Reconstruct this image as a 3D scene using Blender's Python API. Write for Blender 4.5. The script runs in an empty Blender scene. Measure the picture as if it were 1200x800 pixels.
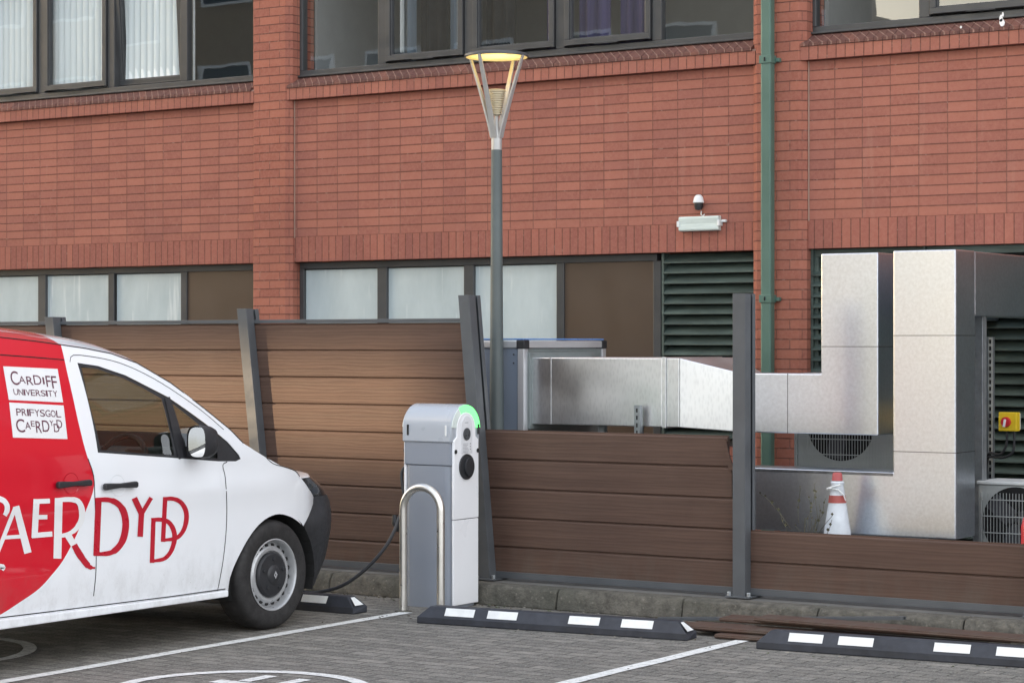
import bpy, bmesh, math, random
from mathutils import Vector, Matrix
from mathutils.geometry import delaunay_2d_cdt
random.seed(7)
D = bpy.data; SC = bpy.context.scene; COL = SC.collection
R = math.radians

# ------------------------------------------------------------------ camera, sky, sun, exposure
YAW = 33.4; FPX = 2606.0; HORIZ = 402.0; CZ = 1.7
cam = D.cameras.new('camera'); co = D.objects.new('camera', cam); COL.objects.link(co)
co.location = (0, 0, CZ); co.rotation_euler = (R(90), 0, R(YAW))
cam.sensor_width = 36; cam.lens = 36 * FPX / 1200; cam.shift_y = (HORIZ - 400) / 1200
cam.clip_start = 0.1; cam.clip_end = 2000
SC.camera = co
SUN_EL, SUN_AZ = 17.0, 52.0            # sun stands behind the camera, SUN_AZ degrees to the left of -Y
CLOUD = (6.2, 6.3, 6.5, 1); CLOUD_SIDE = .22
w = D.worlds.new('World'); SC.world = w; w.use_nodes = True
nt = w.node_tree; nt.nodes.clear()
wo = nt.nodes.new('ShaderNodeOutputWorld'); bg = nt.nodes.new('ShaderNodeBackground')
sky = nt.nodes.new('ShaderNodeTexSky'); sky.sky_type = 'NISHITA'; sky.sun_disc = False
sky.sun_elevation = R(SUN_EL); sky.sun_rotation = R(180 + SUN_AZ)
sky.air_density = 1.0; sky.dust_density = 2.0; sky.ozone_density = 0.6
bg.inputs['Strength'].default_value = 0.15
# bright broken cloud, thicker over the right-hand side of the car park
tcw = nt.nodes.new('ShaderNodeTexCoord'); nzw = nt.nodes.new('ShaderNodeTexNoise'); nzw.inputs['Scale'].default_value = 2.2; nzw.inputs['Detail'].default_value = 6
mpw = nt.nodes.new('ShaderNodeMapping'); mpw.inputs['Scale'].default_value = (1, 1, 2.2)
nt.links.new(tcw.outputs['Generated'], mpw.inputs['Vector']); nt.links.new(mpw.outputs[0], nzw.inputs['Vector'])
spw = nt.nodes.new('ShaderNodeSeparateXYZ'); nt.links.new(tcw.outputs['Generated'], spw.inputs[0])
aw = nt.nodes.new('ShaderNodeMath'); aw.operation = 'MULTIPLY_ADD'; aw.inputs[1].default_value = CLOUD_SIDE; nt.links.new(spw.outputs[0], aw.inputs[0]); nt.links.new(nzw.outputs['Fac'], aw.inputs[2])
rw = nt.nodes.new('ShaderNodeMapRange'); rw.interpolation_type = 'SMOOTHSTEP'; rw.inputs[1].default_value = .42; rw.inputs[2].default_value = .66; nt.links.new(aw.outputs[0], rw.inputs[0])
xw = nt.nodes.new('ShaderNodeMix'); xw.data_type = 'RGBA'; xw.inputs[7].default_value = CLOUD
nt.links.new(rw.outputs[0], xw.inputs[0]); nt.links.new(sky.outputs[0], xw.inputs[6])
nt.links.new(xw.outputs[2], bg.inputs[0]); nt.links.new(bg.outputs[0], wo.inputs[0])
sl = D.lights.new('sun', 'SUN'); sl.energy = 2.9; sl.angle = R(0.5); sl.color = (1.0, 0.74, 0.46)
so = D.objects.new('sun', sl); COL.objects.link(so)
_a, _e = R(SUN_AZ), R(SUN_EL)
LDIR = Vector((math.sin(_a) * math.cos(_e), math.cos(_a) * math.cos(_e), -math.sin(_e)))
so.rotation_euler = LDIR.to_track_quat('-Z', 'Y').to_euler(); so.location = (-20, -20, 25)
SC.view_settings.view_transform = 'Standard'; SC.view_settings.look = 'None'
SC.view_settings.gamma = 1; SC.view_settings.exposure = 1.42; SC.view_settings.use_curve_mapping = False
SC.cycles.max_bounces = 8; SC.cycles.transparent_max_bounces = 12
SC.cycles.sample_clamp_indirect = 6.0

# ------------------------------------------------------------------ survey: photo pixel -> point on a real plane
SI, CO = math.sin(R(YAW)), math.cos(R(YAW))
def ray(u, v):
    t = (u - 600) / FPX
    return (-SI + t * CO, CO + t * SI, (HORIZ - v) / FPX)
def onY(u, v, Y):
    d = ray(u, v); k = Y / d[1]; return (d[0] * k, Y, CZ + d[2] * k)
def onX(u, v, X):
    d = ray(u, v); k = X / d[0]; return (X, d[1] * k, CZ + d[2] * k)
def onZ(u, v, Z):
    d = ray(u, v); k = (Z - CZ) / d[2]; return (d[0] * k, d[1] * k, Z)
def proj(x, y, z):
    r = x * CO + y * SI; f = -x * SI + y * CO
    return (600 + FPX * r / f, HORIZ - FPX * (z - CZ) / f)

# ------------------------------------------------------------------ geometry helpers
ORG = {}
class MB:
    def __init__(s): s.v = []; s.f = []; s.m = []
    def add(s, vs, fs, mi=0):
        n = len(s.v); s.v += [tuple(p) for p in vs]
        for f in fs: s.f.append([n + i for i in f]); s.m.append(mi)
        return s
    def hexa(s, p, mi=0):       # p: 4 bottom then 4 top, both counter-clockwise from above
        return s.add(p, [(3, 2, 1, 0), (4, 5, 6, 7), (0, 1, 5, 4), (1, 2, 6, 5), (2, 3, 7, 6), (3, 0, 4, 7)], mi)
    def box(s, x0, x1, y0, y1, z0, z1, mi=0):
        return s.hexa([(x0, y0, z0), (x1, y0, z0), (x1, y1, z0), (x0, y1, z0), (x0, y0, z1), (x1, y0, z1), (x1, y1, z1), (x0, y1, z1)], mi)
    def obox(s, c, L, W, H, rz=0, rx=0, ry=0, mi=0):
        M = Matrix.Translation(c) @ Matrix.Rotation(rz, 4, 'Z') @ Matrix.Rotation(ry, 4, 'Y') @ Matrix.Rotation(rx, 4, 'X')
        p = [M @ Vector((a * L / 2, b * W / 2, e * H / 2)) for e in (-1, 1) for a, b in ((-1, -1), (1, -1), (1, 1), (-1, 1))]
        return s.hexa(p, mi)
    def prism(s, poly, fn, a, b, mi=0):   # fn(p, q, depth) -> point
        n = len(poly)
        vs = [fn(p[0], p[1], a) for p in poly] + [fn(p[0], p[1], b) for p in poly]
        fs = [tuple(range(n))[::-1], tuple(range(n, 2 * n))] + [(i, (i + 1) % n, n + (i + 1) % n, n + i) for i in range(n)]
        return s.add(vs, fs, mi)
    def prism_y(s, poly, y0, y1, mi=0): return s.prism(poly, lambda p, q, e: (p, e, q), y0, y1, mi)
    def prism_x(s, poly, x0, x1, mi=0): return s.prism(poly, lambda p, q, e: (e, p, q), x0, x1, mi)
    def prism_z(s, poly, z0, z1, mi=0): return s.prism(poly, lambda p, q, e: (p, q, e), z0, z1, mi)
    def tube(s, path, r, n=10, mi=0, cap=True):
        path = [Vector(p) for p in path]; rs = r if isinstance(r, (list, tuple)) else [r] * len(path)
        up = None; rings = []
        for i, p in enumerate(path):
            t = (path[min(i + 1, len(path) - 1)] - path[max(i - 1, 0)]).normalized()
            if up is None:
                up = Vector((0, 0, 1)) if abs(t.z) < .9 else Vector((1, 0, 0))
            a = t.cross(up).normalized(); up = a.cross(t).normalized()
            rings.append([p + (a * math.cos(2 * math.pi * k / n) + up * math.sin(2 * math.pi * k / n)) * rs[i] for k in range(n)])
        vs = [q for rg in rings for q in rg]
        fs = [(i * n + k, i * n + (k + 1) % n, (i + 1) * n + (k + 1) % n, (i + 1) * n + k) for i in range(len(path) - 1) for k in range(n)]
        if cap: fs += [tuple(range(n))[::-1], tuple((len(path) - 1) * n + k for k in range(n))]
        return s.add(vs, fs, mi)
    def lathe(s, prof, o, axis='z', n=32, mi=0):    # prof: (radius, height)
        vs = []
        for r_, h in prof:
            for k in range(n):
                a = 2 * math.pi * k / n; c, d = r_ * math.cos(a), r_ * math.sin(a)
                q = {'z': (c, d, h), 'x': (h, c, d), 'y': (d, h, c)}[axis]
                vs.append((o[0] + q[0], o[1] + q[1], o[2] + q[2]))
        fs = [(i * n + k, i * n + (k + 1) % n, (i + 1) * n + (k + 1) % n, (i + 1) * n + k) for i in range(len(prof) - 1) for k in range(n)]
        return s.add(vs, fs, mi)
    def build(s, name, mats, parent=None, smooth=None, bevel=0, origin=None, fix=True):
        me = D.meshes.new(name)
        if origin is None:
            xs = [p[0] for p in s.v]; ys = [p[1] for p in s.v]; zs = [p[2] for p in s.v]
            origin = ((min(xs) + max(xs)) / 2, (min(ys) + max(ys)) / 2, min(zs))
        o3 = Vector(origin)
        me.from_pydata([tuple(Vector(p) - o3) for p in s.v], [], s.f)
        mats = mats if isinstance(mats, (list, tuple)) else [mats]
        for m in mats: me.materials.append(m)
        me.polygons.foreach_set('material_index', s.m)
        if fix:
            bm = bmesh.new(); bm.from_mesh(me); bmesh.ops.recalc_face_normals(bm, faces=bm.faces); bm.to_mesh(me); bm.free()
        me.update()
        if smooth is not None:
            me.polygons.foreach_set('use_smooth', [True] * len(me.polygons))
            me.set_sharp_from_angle(angle=R(smooth))
        ob = D.objects.new(name, me); COL.objects.link(ob)
        ORG[ob] = o3
        if parent:
            ob.parent = parent; ob.location = o3 - ORG[parent]
        else: ob.location = o3
        if bevel:
            b = ob.modifiers.new('bevel', 'BEVEL'); b.width = bevel; b.segments = 2; b.limit_method = 'ANGLE'; b.angle_limit = R(40)
            b.harden_normals = False
        return ob
def tag(o, label, cat, group=None, kind=None):
    o['label'] = label; o['category'] = cat
    if group: o['group'] = group
    if kind: o['kind'] = kind
    return o
def thing(name, loc, label, cat, group=None):
    o = D.objects.new(name, None); COL.objects.link(o); o.location = loc; ORG[o] = Vector(loc)
    o.empty_display_size = .2
    return tag(o, label, cat, group)
def structure(o): o['kind'] = 'structure'; return o

# ------------------------------------------------------------------ materials
def mk(name):
    m = D.materials.new(name); m.use_nodes = True; n = m.node_tree.nodes; n.clear()
    out = n.new('ShaderNodeOutputMaterial'); b = n.new('ShaderNodeBsdfPrincipled')
    m.node_tree.links.new(b.outputs[0], out.inputs[0])
    return m, m.node_tree, n, b, out
def geo_pos(t, scale=(1, 1, 1)):
    g = t.nodes.new('ShaderNodeNewGeometry'); mp = t.nodes.new('ShaderNodeMapping'); mp.inputs['Scale'].default_value = scale
    t.links.new(g.outputs['Position'], mp.inputs['Vector']); return mp.outputs[0]
def noise(t, vec, scale, detail=4, rough=.55):
    n = t.nodes.new('ShaderNodeTexNoise'); n.inputs['Scale'].default_value = scale; n.inputs['Detail'].default_value = detail
    n.inputs['Roughness'].default_value = rough; t.links.new(vec, n.inputs['Vector']); return n.outputs['Fac']
def rng(t, v, a, b, c, d):
    n = t.nodes.new('ShaderNodeMapRange'); n.inputs[1].default_value = a; n.inputs[2].default_value = b
    n.inputs[3].default_value = c; n.inputs[4].default_value = d; t.links.new(v, n.inputs[0]); return n.outputs[0]
def mixc(t, f, a, b, mode='MIX'):
    n = t.nodes.new('ShaderNodeMix'); n.data_type = 'RGBA'; n.blend_type = mode
    for s, v in ((n.inputs[0], f), (n.inputs[6], a), (n.inputs[7], b)):
        if hasattr(v, 'links') or hasattr(v, 'is_linked'): t.links.new(v, s)
        elif isinstance(v, (int, float)): s.default_value = v
        else: s.default_value = (*v, 1) if len(v) == 3 else v
    return n.outputs[2]
def math_(t, op, a, b=0.0, c=0.0):
    n = t.nodes.new('ShaderNodeMath'); n.operation = op
    for s, v in zip(n.inputs, (a, b, c)):
        if isinstance(v, (int, float)): s.default_value = v
        else: t.links.new(v, s)
    return n.outputs[0]
def bump(t, h, b, strength=.3, dist=.01):
    n = t.nodes.new('ShaderNodeBump'); n.inputs['Strength'].default_value = strength; n.inputs['Distance'].default_value = dist
    t.links.new(h, n.inputs['Height']); t.links.new(n.outputs[0], b.inputs['Normal']); return n
def pbr(name, col, rough=.5, metal=0, var=.12, vs=6, stretch=(1, 1, 1), bmp=0, bs=80, bd=.004, coat=0, spec=.5, rvar=.1):
    m, t, n, b, out = mk(name)
    p = geo_pos(t, stretch); f = noise(t, p, vs, 5)
    f = rng(t, f, .25, .75, 0, 1)
    lo = [max(0, c * (1 - var)) for c in col]; hi = [min(1, c * (1 + var)) for c in col]
    t.links.new(mixc(t, f, lo, hi), b.inputs['Base Color'])
    t.links.new(rng(t, noise(t, p, vs * 2.3, 3), .3, .7, max(0.02, rough - rvar), min(1, rough + rvar)), b.inputs['Roughness'])
    b.inputs['Metallic'].default_value = metal; b.inputs['Coat Weight'].default_value = coat
    b.inputs['Specular IOR Level'].default_value = spec
    if bmp: bump(t, noise(t, p, bs, 3), b, bmp, bd)
    return m
def emit(name, col, s, base=(.8, .8, .8)):
    m, t, n, b, out = mk(name); b.inputs['Base Color'].default_value = (*base, 1)
    b.inputs['Emission Color'].default_value = (*col, 1); b.inputs['Emission Strength'].default_value = s; return m

def brick(name, bw, bh, offset=0.0, ox=0.0, oz=0.0, c1=(.37, .140, .098), c2=(.275, .100, .074), mortar=(.17, .075, .055), ms=.0045, drip=.22):
    m, t, n, b, out = mk(name)
    g = n.new('ShaderNodeNewGeometry'); sp = n.new('ShaderNodeSeparateXYZ'); t.links.new(g.outputs['Position'], sp.inputs[0])
    u = math_(t, 'ADD', math_(t, 'ADD', sp.outputs[0], sp.outputs[1]), -15.3 - ox)
    v = math_(t, 'ADD', sp.outputs[2], -oz)
    # slight waviness of the courses
    wob = noise(t, geo_pos(t), 1.7, 2)
    v = math_(t, 'ADD', v, math_(t, 'MULTIPLY', math_(t, 'SUBTRACT', wob, .5), .006))
    cb = n.new('ShaderNodeCombineXYZ'); t.links.new(u, cb.inputs[0]); t.links.new(v, cb.inputs[1])
    bt = n.new('ShaderNodeTexBrick'); t.links.new(cb.outputs[0], bt.inputs['Vector'])
    bt.offset = offset; bt.squash = 1
    for k, val in (('Scale', 1), ('Mortar Size', ms), ('Mortar Smooth', .3), ('Bias', 0), ('Brick Width', bw), ('Row Height', bh)): bt.inputs[k].default_value = val
    bt.inputs['Color1'].default_value = (*c1, 1); bt.inputs['Color2'].default_value = (*c2, 1); bt.inputs['Mortar'].default_value = (*mortar, 1)
    P = geo_pos(t)
    col = mixc(t, rng(t, noise(t, P, 45, 6, .7), .3, .7, 0, .5 if drip > .1 else .15), bt.outputs['Color'], (.43, .19, .14), 'MIX')
    col = mixc(t, rng(t, noise(t, P, 1.3, 4), .4, .75, 0, .35), col, (.22, .085, .066))
    cw = n.new('ShaderNodeTexWhiteNoise'); cw.noise_dimensions = '2D'; fl_ = n.new('ShaderNodeCombineXYZ')
    t.links.new(math_(t, 'FLOOR', math_(t, 'DIVIDE', u, bw)), fl_.inputs[0]); t.links.new(math_(t, 'FLOOR', math_(t, 'DIVIDE', v, bh)), fl_.inputs[1]); t.links.new(fl_.outputs[0], cw.inputs['Vector'])
    if offset == 0: col = mixc(t, rng(t, cw.outputs['Value'], .76, 1, 0, .22), col, (.20, .088, .082)); col = mixc(t, rng(t, cw.outputs['Value'], .22, 0, 0, .22), col, (.44, .175, .115))
    # pale efflorescence drips, streaked downwards
    st = rng(t, noise(t, geo_pos(t, (9, 9, .9)), 1.0, 5, .65), .60, .78, 0, drip)
    col = mixc(t, st, col, (.46, .27, .21))
    t.links.new(col, b.inputs['Base Color']); b.inputs['Roughness'].default_value = .85; b.inputs['Specular IOR Level'].default_value = .25
    # raked bed joints: the shadow in their recess is darkened into the colour
    b2 = n.new('ShaderNodeTexBrick'); t.links.new(cb.outputs[0], b2.inputs['Vector']); b2.offset = 0
    for k, val in (('Scale', 1), ('Mortar Size', ms * .9), ('Mortar Smooth', .3), ('Brick Width', 500.0 if bh < .2 else bw), ('Row Height', bh if bh < .2 else 500.0)): b2.inputs[k].default_value = val
    blot = rng(t, noise(t, P, 11, 3), .35, .6, .6, 1)
    col = mixc(t, math_(t, 'MULTIPLY', math_(t, 'MULTIPLY', b2.outputs['Fac'], .56), blot), col, (.095, .038, .028))
    fl = math_(t, 'MULTIPLY', bt.outputs['Fac'], rng(t, noise(t, P, 23, 3), .60, .70, 0, .42))
    col = mixc(t, fl, col, (.46, .30, .25))
    t.links.new(col, b.inputs['Base Color'])
    h = math_(t, 'ADD', math_(t, 'MULTIPLY', bt.outputs['Fac'], -1.0), math_(t, 'MULTIPLY', noise(t, P, 160, 3), .25))
    bump(t, h, b, .9, .007)
    return m

M = {}
M['anthracite'] = pbr('anthracite_frame', (.058, .060, .062), .38, var=.18, vs=4)
M['post_grey'] = pbr('grey_powder_coat', (.085, .092, .10), .42, var=.15, vs=5)
M['silver'] = pbr('brushed_silver', (.62, .63, .65), .42, .55, var=.05, vs=5, rvar=.04)
M['steel'] = pbr('stainless_tube', (.74, .72, .67), .30, .9, var=.05, vs=6, rvar=.04)
M['lamp_silver'] = pbr('lamp_silver_paint', (.46, .46, .45), .4, .35, var=.08, vs=9, rvar=.05)
M['galv'] = pbr('galvanised_strut', (.36, .385, .40), .45, .75, var=.18, vs=22)
M['green_pipe'] = pbr('green_painted_pipe', (.080, .150, .120), .42, var=.14, vs=3)
M['green_louvre'] = pbr('green_louvre_paint', (.058, .082, .072), .6, var=.4, vs=7, stretch=(.5, 1, 3))
M['dark'] = pbr('black_void', (.012, .012, .012), .9, var=.1)
M['brown_panel'] = pbr('brown_infill', (.072, .048, .032), .45, var=.12, vs=1.5)
M['black_plastic'] = pbr('black_plastic', (.022, .023, .026), .5, var=.25, vs=12, bmp=.15, bs=300, bd=.001)
M['rubber'] = pbr('tyre_rubber', (.020, .019, .019), .72, var=.5, vs=16, bmp=.2, bs=90, bd=.002)
M['stop_rubber'] = pbr('wheel_stop_rubber', (.030, .033, .042), .58, var=.35, vs=9, bmp=.3, bs=120, bd=.002)
M['stop_white'] = pbr('stop_reflective_white', (.78, .79, .77), .5, var=.12, vs=12)
M['white_shell'] = pbr('charger_white', (.86, .87, .89), .35, var=.03, vs=3, coat=.2)
M['grey_shell'] = pbr('charger_grey', (.25, .275, .32), .38, var=.04, vs=2, coat=.15)
M['white_plastic'] = pbr('white_plastic', (.75, .77, .76), .4, var=.06)
M['red'] = pbr('red_plastic', (.55, .02, .03), .4)
M['yellow'] = pbr('yellow_plastic', (.78, .55, .02), .4, var=.06)
M['hvac'] = pbr('condenser_grey_white', (.42, .44, .43), .45, var=.1, vs=5)
M['plate_grey'] = pbr('grey_unit_panel', (.18, .215, .27), .45, var=.06, vs=3)
M['flange_grey'] = pbr('flange_grey', (.20, .23, .23), .45, .2, var=.1)
M['blue_film'] = pbr('blue_protective_film', (.13, .28, .62), .3, var=.15, vs=8)


def kerb_mat():
    m, t, n, b, out = mk('weathered_concrete_kerb'); P = geo_pos(t)
    f1 = noise(t, P, 14, 8, .7); f2 = noise(t, P, 2.2, 5)
    c = mixc(t, rng(t, f1, .3, .72, 0, 1), (.055, .051, .042), (.195, .18, .15))
    c = mixc(t, rng(t, f2, .4, .7, 0, .7), c, (.088, .088, .070))
    vo = n.new('ShaderNodeTexVoronoi'); vo.inputs['Scale'].default_value = 26; t.links.new(P, vo.inputs['Vector'])
    c = mixc(t, rng(t, vo.outputs['Distance'], .05, .22, .55, 0), c, (.26, .24, .20))
    t.links.new(c, b.inputs['Base Color']); b.inputs['Roughness'].default_value = .95
    bump(t, math_(t, 'ADD', f1, math_(t, 'MULTIPLY', noise(t, P, 60, 4), .4)), b, .8, .03); return m
M['kerb'] = kerb_mat()

def paving_mat():
    m, t, n, b, out = mk('block_paving'); P = geo_pos(t)
    bt = n.new('ShaderNodeTexBrick'); t.links.new(P, bt.inputs['Vector']); bt.offset = .5
    for k, val in (('Scale', 1), ('Mortar Size', .0055), ('Mortar Smooth', .5), ('Bias', 0), ('Brick Width', .205), ('Row Height', .103)): bt.inputs[k].default_value = val
    bt.inputs['Color1'].default_value = (.188, .174, .152, 1); bt.inputs['Color2'].default_value = (.318, .295, .258, 1); bt.inputs['Mortar'].default_value = (.05, .052, .042, 1)
    big = noise(t, P, .55, 5, .6); mid = noise(t, P, 7, 6, .7); fine = noise(t, P, 70, 4, .7)
    c = mixc(t, rng(t, mid, .35, .65, 0, .75), bt.outputs['Color'], (.118, .112, .102))
    c = mixc(t, rng(t, big, .45, .7, 0, .5), c, (.155, .15, .132))
    c = mixc(t, rng(t, noise(t, geo_pos(t, (1, .8, 1)), 1.25, 6, .6), .60, .70, 0, .42), c, (.075, .07, .062))
    c = mixc(t, rng(t, fine, .52, .68, 0, .8), c, (.42, .40, .365))
    t.links.new(c, b.inputs['Base Color'])
    t.links.new(rng(t, mid, .3, .7, .72, .95), b.inputs['Roughness']); b.inputs['Specular IOR Level'].default_value = .3
    sepc = n.new('ShaderNodeSeparateColor'); t.links.new(bt.outputs['Color'], sepc.inputs[0])
    h = math_(t, 'ADD', math_(t, 'MULTIPLY', bt.outputs['Fac'], -1.0), math_(t, 'ADD', math_(t, 'MULTIPLY', mid, 1.1), math_(t, 'MULTIPLY', fine, .55)))
    h = math_(t, 'ADD', h, math_(t, 'MULTIPLY', sepc.outputs[0], 4.0))
    bump(t, h, b, 1.0, .011); return m
M['paving'] = paving_mat()

def paint_mat():
    m, t, n, b, out = mk('worn_white_road_paint'); P = geo_pos(t)
    bt = n.new('ShaderNodeTexBrick'); t.links.new(P, bt.inputs['Vector']); bt.offset = .5
    for k, val in (('Scale', 1), ('Mortar Size', .004), ('Mortar Smooth', .4), ('Brick Width', .205), ('Row Height', .103)): bt.inputs[k].default_value = val
    f = noise(t, P, 38, 6, .75)
    c = mixc(t, rng(t, f, .30, .46, 0, 1), (.20, .195, .18), (.78, .78, .75))
    c = mixc(t, math_(t, 'MULTIPLY', bt.outputs['Fac'], .55), c, (.22, .21, .19))
    t.links.new(c, b.inputs['Base Color']); b.inputs['Roughness'].default_value = .8
    bump(t, math_(t, 'ADD', f, math_(t, 'MULTIPLY', bt.outputs['Fac'], -1.0)), b, .5, .005); return m
M['paint'] = paint_mat()

def wood_mat():
    m, t, n, b, out = mk('brown_composite_board')
    g = n.new('ShaderNodeNewGeometry'); sp = n.new('ShaderNodeSeparateXYZ'); t.links.new(g.outputs['Position'], sp.inputs[0])
    cb = n.new('ShaderNodeCombineXYZ'); t.links.new(math_(t, 'MULTIPLY', sp.outputs[0], 1.2), cb.inputs[0])
    t.links.new(math_(t, 'MULTIPLY', sp.outputs[1], 30), cb.inputs[1]); t.links.new(math_(t, 'MULTIPLY', sp.outputs[2], 34), cb.inputs[2])
    f = noise(t, cb.outputs[0], 1.0, 7, .65)
    # embossed cathedral grain: distorted rings stretched along the board
    c2 = n.new('ShaderNodeCombineXYZ'); t.links.new(math_(t, 'MULTIPLY', sp.outputs[0], .55), c2.inputs[0]); t.links.new(math_(t, 'MULTIPLY', sp.outputs[2], 5.2), c2.inputs[2])
    wv = n.new('ShaderNodeTexWave'); wv.wave_type = 'BANDS'; wv.bands_direction = 'Z'; wv.inputs['Scale'].default_value = 2.6; wv.inputs['Distortion'].default_value = 7.5; wv.inputs['Detail'].default_value = 3; wv.inputs['Detail Scale'].default_value = 1.4
    t.links.new(c2.outputs[0], wv.inputs['Vector'])
    c = mixc(t, rng(t, f, .32, .68, 0, 1), (.076, .043, .031), (.112, .066, .048))
    c = mixc(t, rng(t, wv.outputs['Fac'], .55, 1, 0, .38), c, (.066, .038, .029))
    c = mixc(t, rng(t, noise(t, geo_pos(t), 2.5, 5), .5, .8, 0, .3), c, (.13, .085, .065))
    grime = math_(t, 'MULTIPLY', rng(t, sp.outputs[2], .15, .42, 1, 0), rng(t, noise(t, geo_pos(t, (3, 1, 1)), 3, 6, .7), .42, .7, 0, .6))
    c = mixc(t, grime, c, (.105, .088, .07))
    f = math_(t, 'ADD', f, math_(t, 'MULTIPLY', wv.outputs['Fac'], .25))
    t.links.new(c, b.inputs['Base Color']); t.links.new(rng(t, f, .3, .7, .48, .7), b.inputs['Roughness']); b.inputs['Specular IOR Level'].default_value = .35
    bump(t, f, b, .35, .004); return m
M['board'] = wood_mat()

def duct_mat():
    m, t, n, b, out = mk('stucco_embossed_cladding'); P = geo_pos(t)
    vo = n.new('ShaderNodeTexVoronoi'); vo.inputs['Scale'].default_value = 34; vo.feature = 'SMOOTH_F1'; t.links.new(P, vo.inputs['Vector'])
    f = noise(t, P, 46, 4, .6); big = noise(t, P, 2.2, 4)
    c = mixc(t, rng(t, f, .3, .7, 0, 1), (.63, .67, .725), (.735, .78, .84))
    t.links.new(c, b.inputs['Base Color']); b.inputs['Metallic'].default_value = 1
    t.links.new(rng(t, math_(t, 'ADD', math_(t, 'MULTIPLY', f, .6), math_(t, 'MULTIPLY', big, .4)), .35, .65, .31, .37), b.inputs['Roughness'])
    h = math_(t, 'ADD', math_(t, 'MULTIPLY', vo.outputs['Distance'], .35), math_(t, 'MULTIPLY', big, 2.5))
    bump(t, h, b, .032, .005); return m
M['duct'] = duct_mat(); M['duct_seam'] = pbr('lapped_seam', (.20, .21, .225), .4, .9, var=.2, vs=30)

def galv_mat():
    m, t, n, b, out = mk('spangled_galvanised_sheet'); P = geo_pos(t)
    vo = n.new('ShaderNodeTexVoronoi'); vo.inputs['Scale'].default_value = 60; t.links.new(geo_pos(t, (1, 1, .35)), vo.inputs['Vector'])
    big = noise(t, P, 3.0, 4)
    c = mixc(t, rng(t, vo.outputs['Distance'], 0, .6, 0, 1), (.72, .735, .745), (.82, .835, .845))
    t.links.new(c, b.inputs['Base Color']); b.inputs['Metallic'].default_value = 1
    t.links.new(rng(t, big, .35, .65, .34, .44), b.inputs['Roughness'])
    bump(t, noise(t, P, 1.3, 2), b, .12, .05); return m
M['galv_sheet'] = galv_mat()

def glass_mat(name, tint, refl=.12, wave=.0, rough=.01):
    m, t, n, b, out = mk(name); n.remove(b)
    tr = n.new('ShaderNodeBsdfTransparent'); tr.inputs[0].default_value = (*tint, 1)
    gl = n.new('ShaderNodeBsdfGlossy'); gl.inputs['Roughness'].default_value = rough; gl.inputs['Color'].default_value = (.95, .97, 1, 1)
    lw = n.new('ShaderNodeLayerWeight'); lw.inputs['Blend'].default_value = .5
    f = math_(t, 'ADD', math_(t, 'MULTIPLY', math_(t, 'POWER', lw.outputs['Facing'], 4.0), .9), refl)
    mx = n.new('ShaderNodeMixShader'); t.links.new(f, mx.inputs[0]); t.links.new(tr.outputs[0], mx.inputs[1]); t.links.new(gl.outputs[0], mx.inputs[2])
    t.links.new(mx.outputs[0], out.inputs[0])
    if wave:
        bp = n.new('ShaderNodeBump'); bp.inputs['Strength'].default_value = wave; bp.inputs['Distance'].default_value = .02
        t.links.new(noise(t, geo_pos(t, (1, 1, .7)), 2.6, 2), bp.inputs['Height']); t.links.new(bp.outputs[0], gl.inputs['Normal']); t.links.new(bp.outputs[0], lw.inputs['Normal'])
    return m
M['window_glass'] = glass_mat('office_window_glass', (.95, .97, .97), .12, .02)
M['van_glass'] = glass_mat('van_tinted_glass', (.70, .76, .70), .08)
def frosted():
    m, t, n, b, out = mk('frosted_film_glass')
    f = noise(t, geo_pos(t, (1.2, 1, .5)), 2.2, 6, .65); f2 = noise(t, geo_pos(t, (14, 1, 1.1)), 1.0, 4)
    c = mixc(t, rng(t, f, .3, .7, 0, 1), (.40, .475, .49), (.52, .60, .61))
    c = mixc(t, rng(t, f2, .60, .70, 0, .55), c, (.72, .76, .75))
    t.links.new(c, b.inputs['Base Color']); b.inputs['Roughness'].default_value = .6
    b.inputs['Coat Weight'].default_value = .7; b.inputs['Coat Roughness'].default_value = .02; return m
M['frosted'] = frosted()

# ------------------------------------------------------------------ ground
W = 15.3
g = MB().add([(-160, -160, 0), (160, -160, 0), (160, 160, 0), (-160, 160, 0)], [(0, 1, 2, 3)]).build('paved_ground', M['paving'], origin=(0, 0, 0))
structure(g)
yard = MB().box(-30, 14, 12.14, W + .2, .002, .128).build('yard_slab', pbr('yard_concrete', (.15, .145, .135), .9, var=.3, vs=3, bmp=.5, bs=40, bd=.01)); structure(yard)
# kerb: rough edging stones with joints, one mesh strip
k = MB(); x = -24.0
while x < 10:
    L = .913; n = 8; rnd = [random.uniform(-.006, .006) for _ in range(4)]
    prof = [(11.975 + rnd[0], 0), (11.985 + rnd[1], .085), (12.0 + rnd[2], .118), (12.02, .131), (12.139, .133), (12.139, 0)]
    k.prism_x(prof, x + .004, x + L - .004); x += L
structure(k.build('kerb', M['kerb'], smooth=40, bevel=.008))
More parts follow.
